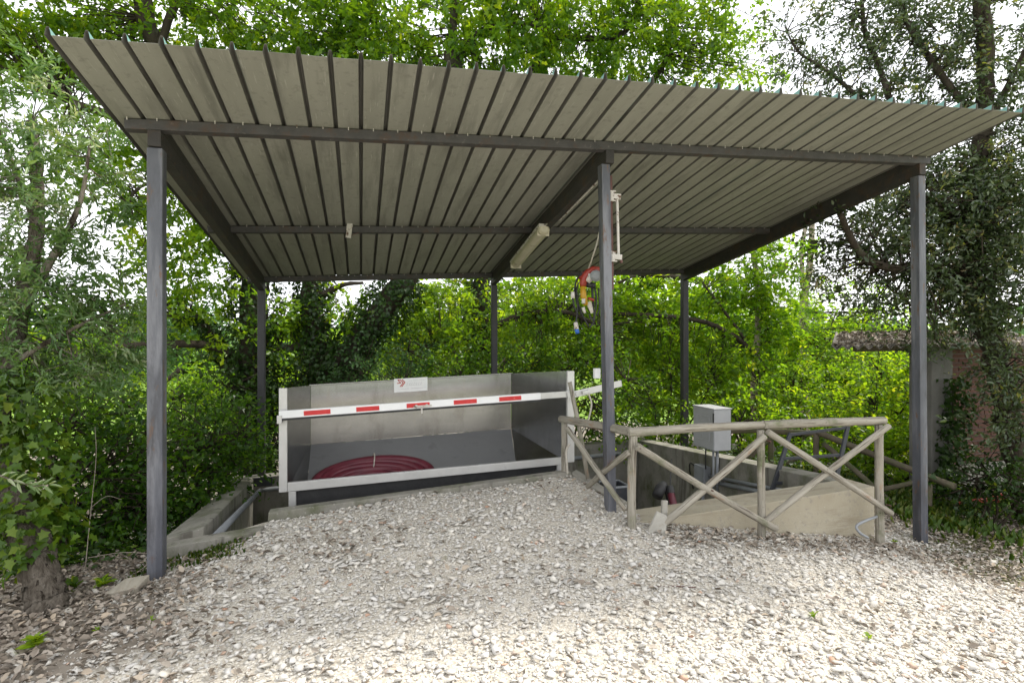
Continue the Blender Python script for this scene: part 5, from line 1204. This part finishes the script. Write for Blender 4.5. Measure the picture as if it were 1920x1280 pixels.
shrub("lime_shrub", 0, "bright shrub seen through the ladder and log fence", [blob((8.358, 9.133, 0.252), .7, 60), blob((9.192, 10.358, 0.881), .65, 50), blob((9.782, 9.784, 0.682), .7, 56), blob((8.094, 8.583, -0.358), .6, 50)], M_LIME, 41, (.06, .10), .75, tb=.06, group=GR)
shrub("lime_shrub", 0, "yellow green shrub left of the right front post", [blob((9.228, 8.483, 0.512), .7, 66), blob((10.135, 9.067, 1.285), .65, 56), blob((8.521, 8.053, -0.178), .6, 56), blob((9.913, 8.298, 1.019), .6, 50), blob((8.704, 7.382, -0.058), .5, 50)], M_LIME, 42, (.06, .10), .7, tb=.12, group=GR)
shrub("lime_shrub", 0, "bright shrub in the gap between right front post and shed", [blob((10.057, 7.845, 1.050), .5, 44), blob((9.181, 7.253, 0.212), .5, 50), blob((8.281, 6.668, -0.308), .4, 34), blob((10.090, 7.628, 0.491), .5, 30)], M_LIME, 43, (.055, .09), .7, tb=.02, group=GR)
shrub("bramble", 0, "low dark bramble at the foot of the shed", [blob((7.580, 5.200, 0.090), .28, 34), blob((7.790, 5.039, 0.048), .26, 30), blob((7.672, 5.589, -0.187), .2, 16)], M_IVY, 44, (.05, .08), .7, shape=LEAF_IVY, cat="bramble")
# a taller screen of trees further off
GF = "trees standing further off down the slope"
def far_tree(label, spec, mat, seed, leaf=(.16, .26), **kw):
    c = np.array(spec[0][0]); zg = gz(c[0], c[1])
    T = Plant("distant_tree", (c[0], c[1], zg), label, "tree", seed, GF)
    T.wood([(c[0], c[1], zg - .2), (c[0] + .1, c[1], zg + 1.5), tuple(c)], .14, .06, M_BARKD, "trunk", 8)
    T.crown(spec, mat, leaf, .65, 14, .55, LEAF_OVAL, jit=.12, twigs=.25, **kw)

far_tree("distant pale green tree beyond the meadow at far left", [blob((-8.325, 29.190, 2.825), 1.6, 70), blob((-9.285, 29.450, 1.830), 1.3, 50), blob((-7.365, 28.930, 1.581), 1.3, 50)], M_BLUEG, 51)
far_tree("distant tree behind the forked oak's leaning stem", [blob((-2.374, 23.435, 1.830), 1.3, 50), blob((0.427, 20.605, 1.639), 1.2, 50)], M_LIME, 52)
far_tree("distant tree behind the middle of the hopper", [blob((2.159, 19.099, 1.648), 1.4, 70), blob((3.562, 18.720, 1.830), 1.3, 60), blob((3.011, 19.905, 2.786), 1.1, 50), blob((1.534, 20.305, 2.595), 1.0, 44), blob((4.119, 19.605, 3.169), 1.0, 40)], M_OAK, 53)
far_tree("distant tree between back middle and back right posts", [blob((5.867, 17.060, 1.830), 1.4, 70), blob((7.362, 16.655, 1.830), 1.3, 60), blob((6.698, 16.835, 2.863), 1.0, 30), blob((4.870, 17.330, 2.519), .9, 44), blob((6.033, 17.015, 3.035), .9, 40), blob((7.695, 16.565, 3.035), .8, 36)], M_OAK, 54, tb=.1)
far_tree("distant tree right behind the back right post", [blob((9.024, 16.205, 2.174), 1.2, 50), blob((10.187, 15.890, 1.486), 1.4, 70), blob((11.805, 16.488, 2.193), 1.2, 50), blob((8.993, 15.177, 0.529), 1.3, 60), blob((8.858, 16.250, 3.207), .8, 36), blob((10.982, 16.193, 3.245), .8, 36)], M_LIME, 55)
far_tree("distant tree behind the pale slender maple", [blob((12.679, 15.215, 0.969), 1.5, 80), blob((13.842, 14.900, 0.797), 1.3, 60), blob((11.347, 14.540, 0.042), 1.2, 60), blob((11.861, 13.365, -0.159), 1.2, 60), blob((12.513, 15.260, 2.346), .9, 44), blob((14.341, 14.765, 1.830), .9, 44)], M_LIME, 56)
far_tree("distant tree just left of the shed roof", [blob((14.329, 13.733, 0.855), 1.3, 70), blob((15.113, 13.520, 1.505), 1.1, 50), blob((14.815, 12.565, 0.606), 1.2, 70), blob((13.043, 13.045, -0.312), 1.1, 60), blob((13.480, 10.854, -0.044), 1.0, 60)], M_LIME, 57, tb=.06)
far_tree("distant tree behind the olive at the far left", [blob((-11.389, 23.803, 1.830), 1.6, 70), blob((-10.407, 24.574, 1.428), 1.2, 50), blob((-11.247, 21.693, 0.797), 1.4, 60)], M_OAK, 58)
far_tree("distant dark tree low behind the ivy oaks", [blob((-3.628, 20.666, 0.376), 1.5, 70), blob((-5.296, 22.154, 0.109), 1.0, 36), blob((-1.942, 19.174, 0.281), 1.3, 60)], M_LIME, 59)
# far wood beyond the meadow, reads as one mass
rg = np.random.default_rng(77)
cl = []
for k in range(520):
    az = rg.uniform(-1.0, 1.15); d = rg.uniform(75, 115)
    X, Y = d * math.sin(az + .26), d * math.cos(az + .26); h = rg.uniform(2, 9)
    cl.append((X, Y, gz(X, Y) + rg.uniform(.5, h)))
cl = np.array(cl); P = (cl[:, None] + rg.normal(0, 1.5, (len(cl), 34, 3)) * np.array([1.2, 1.2, .9])).reshape(-1, 3); n = len(P)
me = leaf_mesh("far_wood", P, unit(rg.normal(size=(n, 3))), unit(np.array([0, 0, 1]) + rg.normal(0, .5, (n, 3))), rg.uniform(.7, 1.3, n), np.full(n, .8), np.clip(np.repeat(rg.random(len(cl)), 34) * .6 + rg.random(n) * .4, 0, 1))
tag(link("far_wood", me, M_BLUEG), "hazy wood far beyond the meadow", "wood", kind="stuff")
# ivy and small leaves creeping over the bank below the pit
x, y, z = scatter(34000, -9, 12, 5.3, 16, lambda x, y: np.where((x < -1.75) | (x > 5.6) | (y > 9.8), .85, 0) * np.where((x > 6.0) & (y < 6.9), .12, 1))
n = len(x); a_ = RNG.uniform(0, 6.28, n)
me = leaf_mesh("ground_cover", np.stack([x, y, z + RNG.uniform(.02, .20, n)], -1), np.stack([np.cos(a_), np.sin(a_), RNG.normal(0, .3, n)], -1), unit(np.array([0, 0, 1.0]) + RNG.normal(0, .35, (n, 3))), RNG.uniform(.04, .075, n), np.full(n, .9), RNG.random(n), LEAF_IVY)
tag(link("ground_cover", me, M_IVY), "dark ivy ground cover on the bank round the pit", "ground cover", kind="stuff")

# ------------------------------------------------------------------ little weeds on the gravel
def weed(loc, h, n, label, seed, group=None, mat=M_WEED):
    rg = np.random.default_rng(seed); t = thing("weed", loc, label, "weed", group)
    P = np.array(loc) + np.stack([rg.normal(0, h * .12, n), rg.normal(0, h * .12, n), rg.random(n) * h * .5], -1)
    a_ = rg.uniform(0, 6.28, n); D = np.stack([np.cos(a_), np.sin(a_), rg.uniform(.15, .9, n)], -1)
    link("leaves", leaf_mesh("leaves", P, D, unit(np.array([0, 0, 1.0]) + rg.normal(0, .3, (n, 3))), rg.uniform(.5, .95, n) * h, np.full(n, .5), rg.random(n)), mat, t)
    m = MB(); b0 = Vector(loc); m.tube([b0 - Vector((0, 0, .02)), b0 + Vector((0, 0, h * .3)), b0 + Vector((.01, 0, h * .6))], .003, 5); m.build("stem", mat, t)
def wz(p): return (p[0], p[1], gz(p[0], p[1]) + .01)
weed(wz((-1.797, 3.783, 0.050)), .10, 22, "yellow green weed among dead leaves at the bottom left corner", 1)
weed(wz((-1.249, 3.896, 0.050)), .035, 8, "tiny green weed below the timber offcut", 2)
weed(wz((-1.518, 3.855, 0.050)), .04, 9, "tiny yellowish weed in leaf litter left of the offcut", 3)
weed(wz((2.807, 2.946, 0.000)), .05, 8, "upright two leaved weed on bright gravel at lower right", 4)
weed(wz((2.937, 2.671, 0.000)), .045, 10, "small weed on bright gravel nearest the lower right corner", 5)
weed(wz((-1.363, 5.388, 0.000)), .06, 26, "green weed clump at the foot of the low left wall", 6)
weed(wz((-1.871, 4.864, 0.020)), .10, 20, "leafy weed behind the timber offcut", 7)
weed(wz((5.401, 4.593, -0.350)), .05, 10, "small weed in front of the right front post", 8)
weed(wz((-2.100, 4.654, 0.020)), .09, 14, "round leaved weed at the foot of the olive trunk", 9, mat=M_IVYB)
weed(wz((-2.062, 4.868, 0.020)), .10, 20, "dark leafy weed right of the olive trunk", 10, mat=M_IVYB)
# dry stems left of the front post
ds = Plant("dry_stem", (-2.0, 5.0, -.05), "thin dry upright stem left of the left front post", "stem", 61)
ds.wood([(-2.195, 5.360, -0.040), (-2.152, 5.348, 0.422), (-2.110, 5.337, 0.862), (-2.118, 5.339, 1.126)], .004, .002, M_BARKP, "stem", 5); ds.wood([(-2.144, 5.346, 0.466), (-2.025, 5.314, 0.554), (-1.906, 5.282, 0.528)], .003, .0015, M_BARKP, "side_stem", 5)
ds.wood([(-2.174, 5.354, 0.048), (-1.898, 5.279, 0.092), (-1.664, 5.216, 0.079)], .003, .002, M_BARKP, "side_stem", 5)
n = 9; Pp = np.array([(-2.144, 5.346, 0.414)]) + ds.rg.normal(0, .03, (n, 3))
link("dry_leaf", leaf_mesh("dry_leaf", Pp, unit(ds.rg.normal(size=(n, 3))), unit(ds.rg.normal(size=(n, 3))), ds.rg.uniform(.03, .05, n), np.full(n, .5), ds.rg.random(n)), M_DEADLEAF, ds.t)
sf = MB(); sf.tube(smooth_path([(1.921, 3.413, 0.160), (2.058, 3.405, 0.155), (2.209, 3.350, 0.150)], 6), .0035, 6)
tag(sf.build("iron_rod", M_PIPE, None, smooth=True), "thin rusty iron rod lying on the gravel right of centre", "rod")
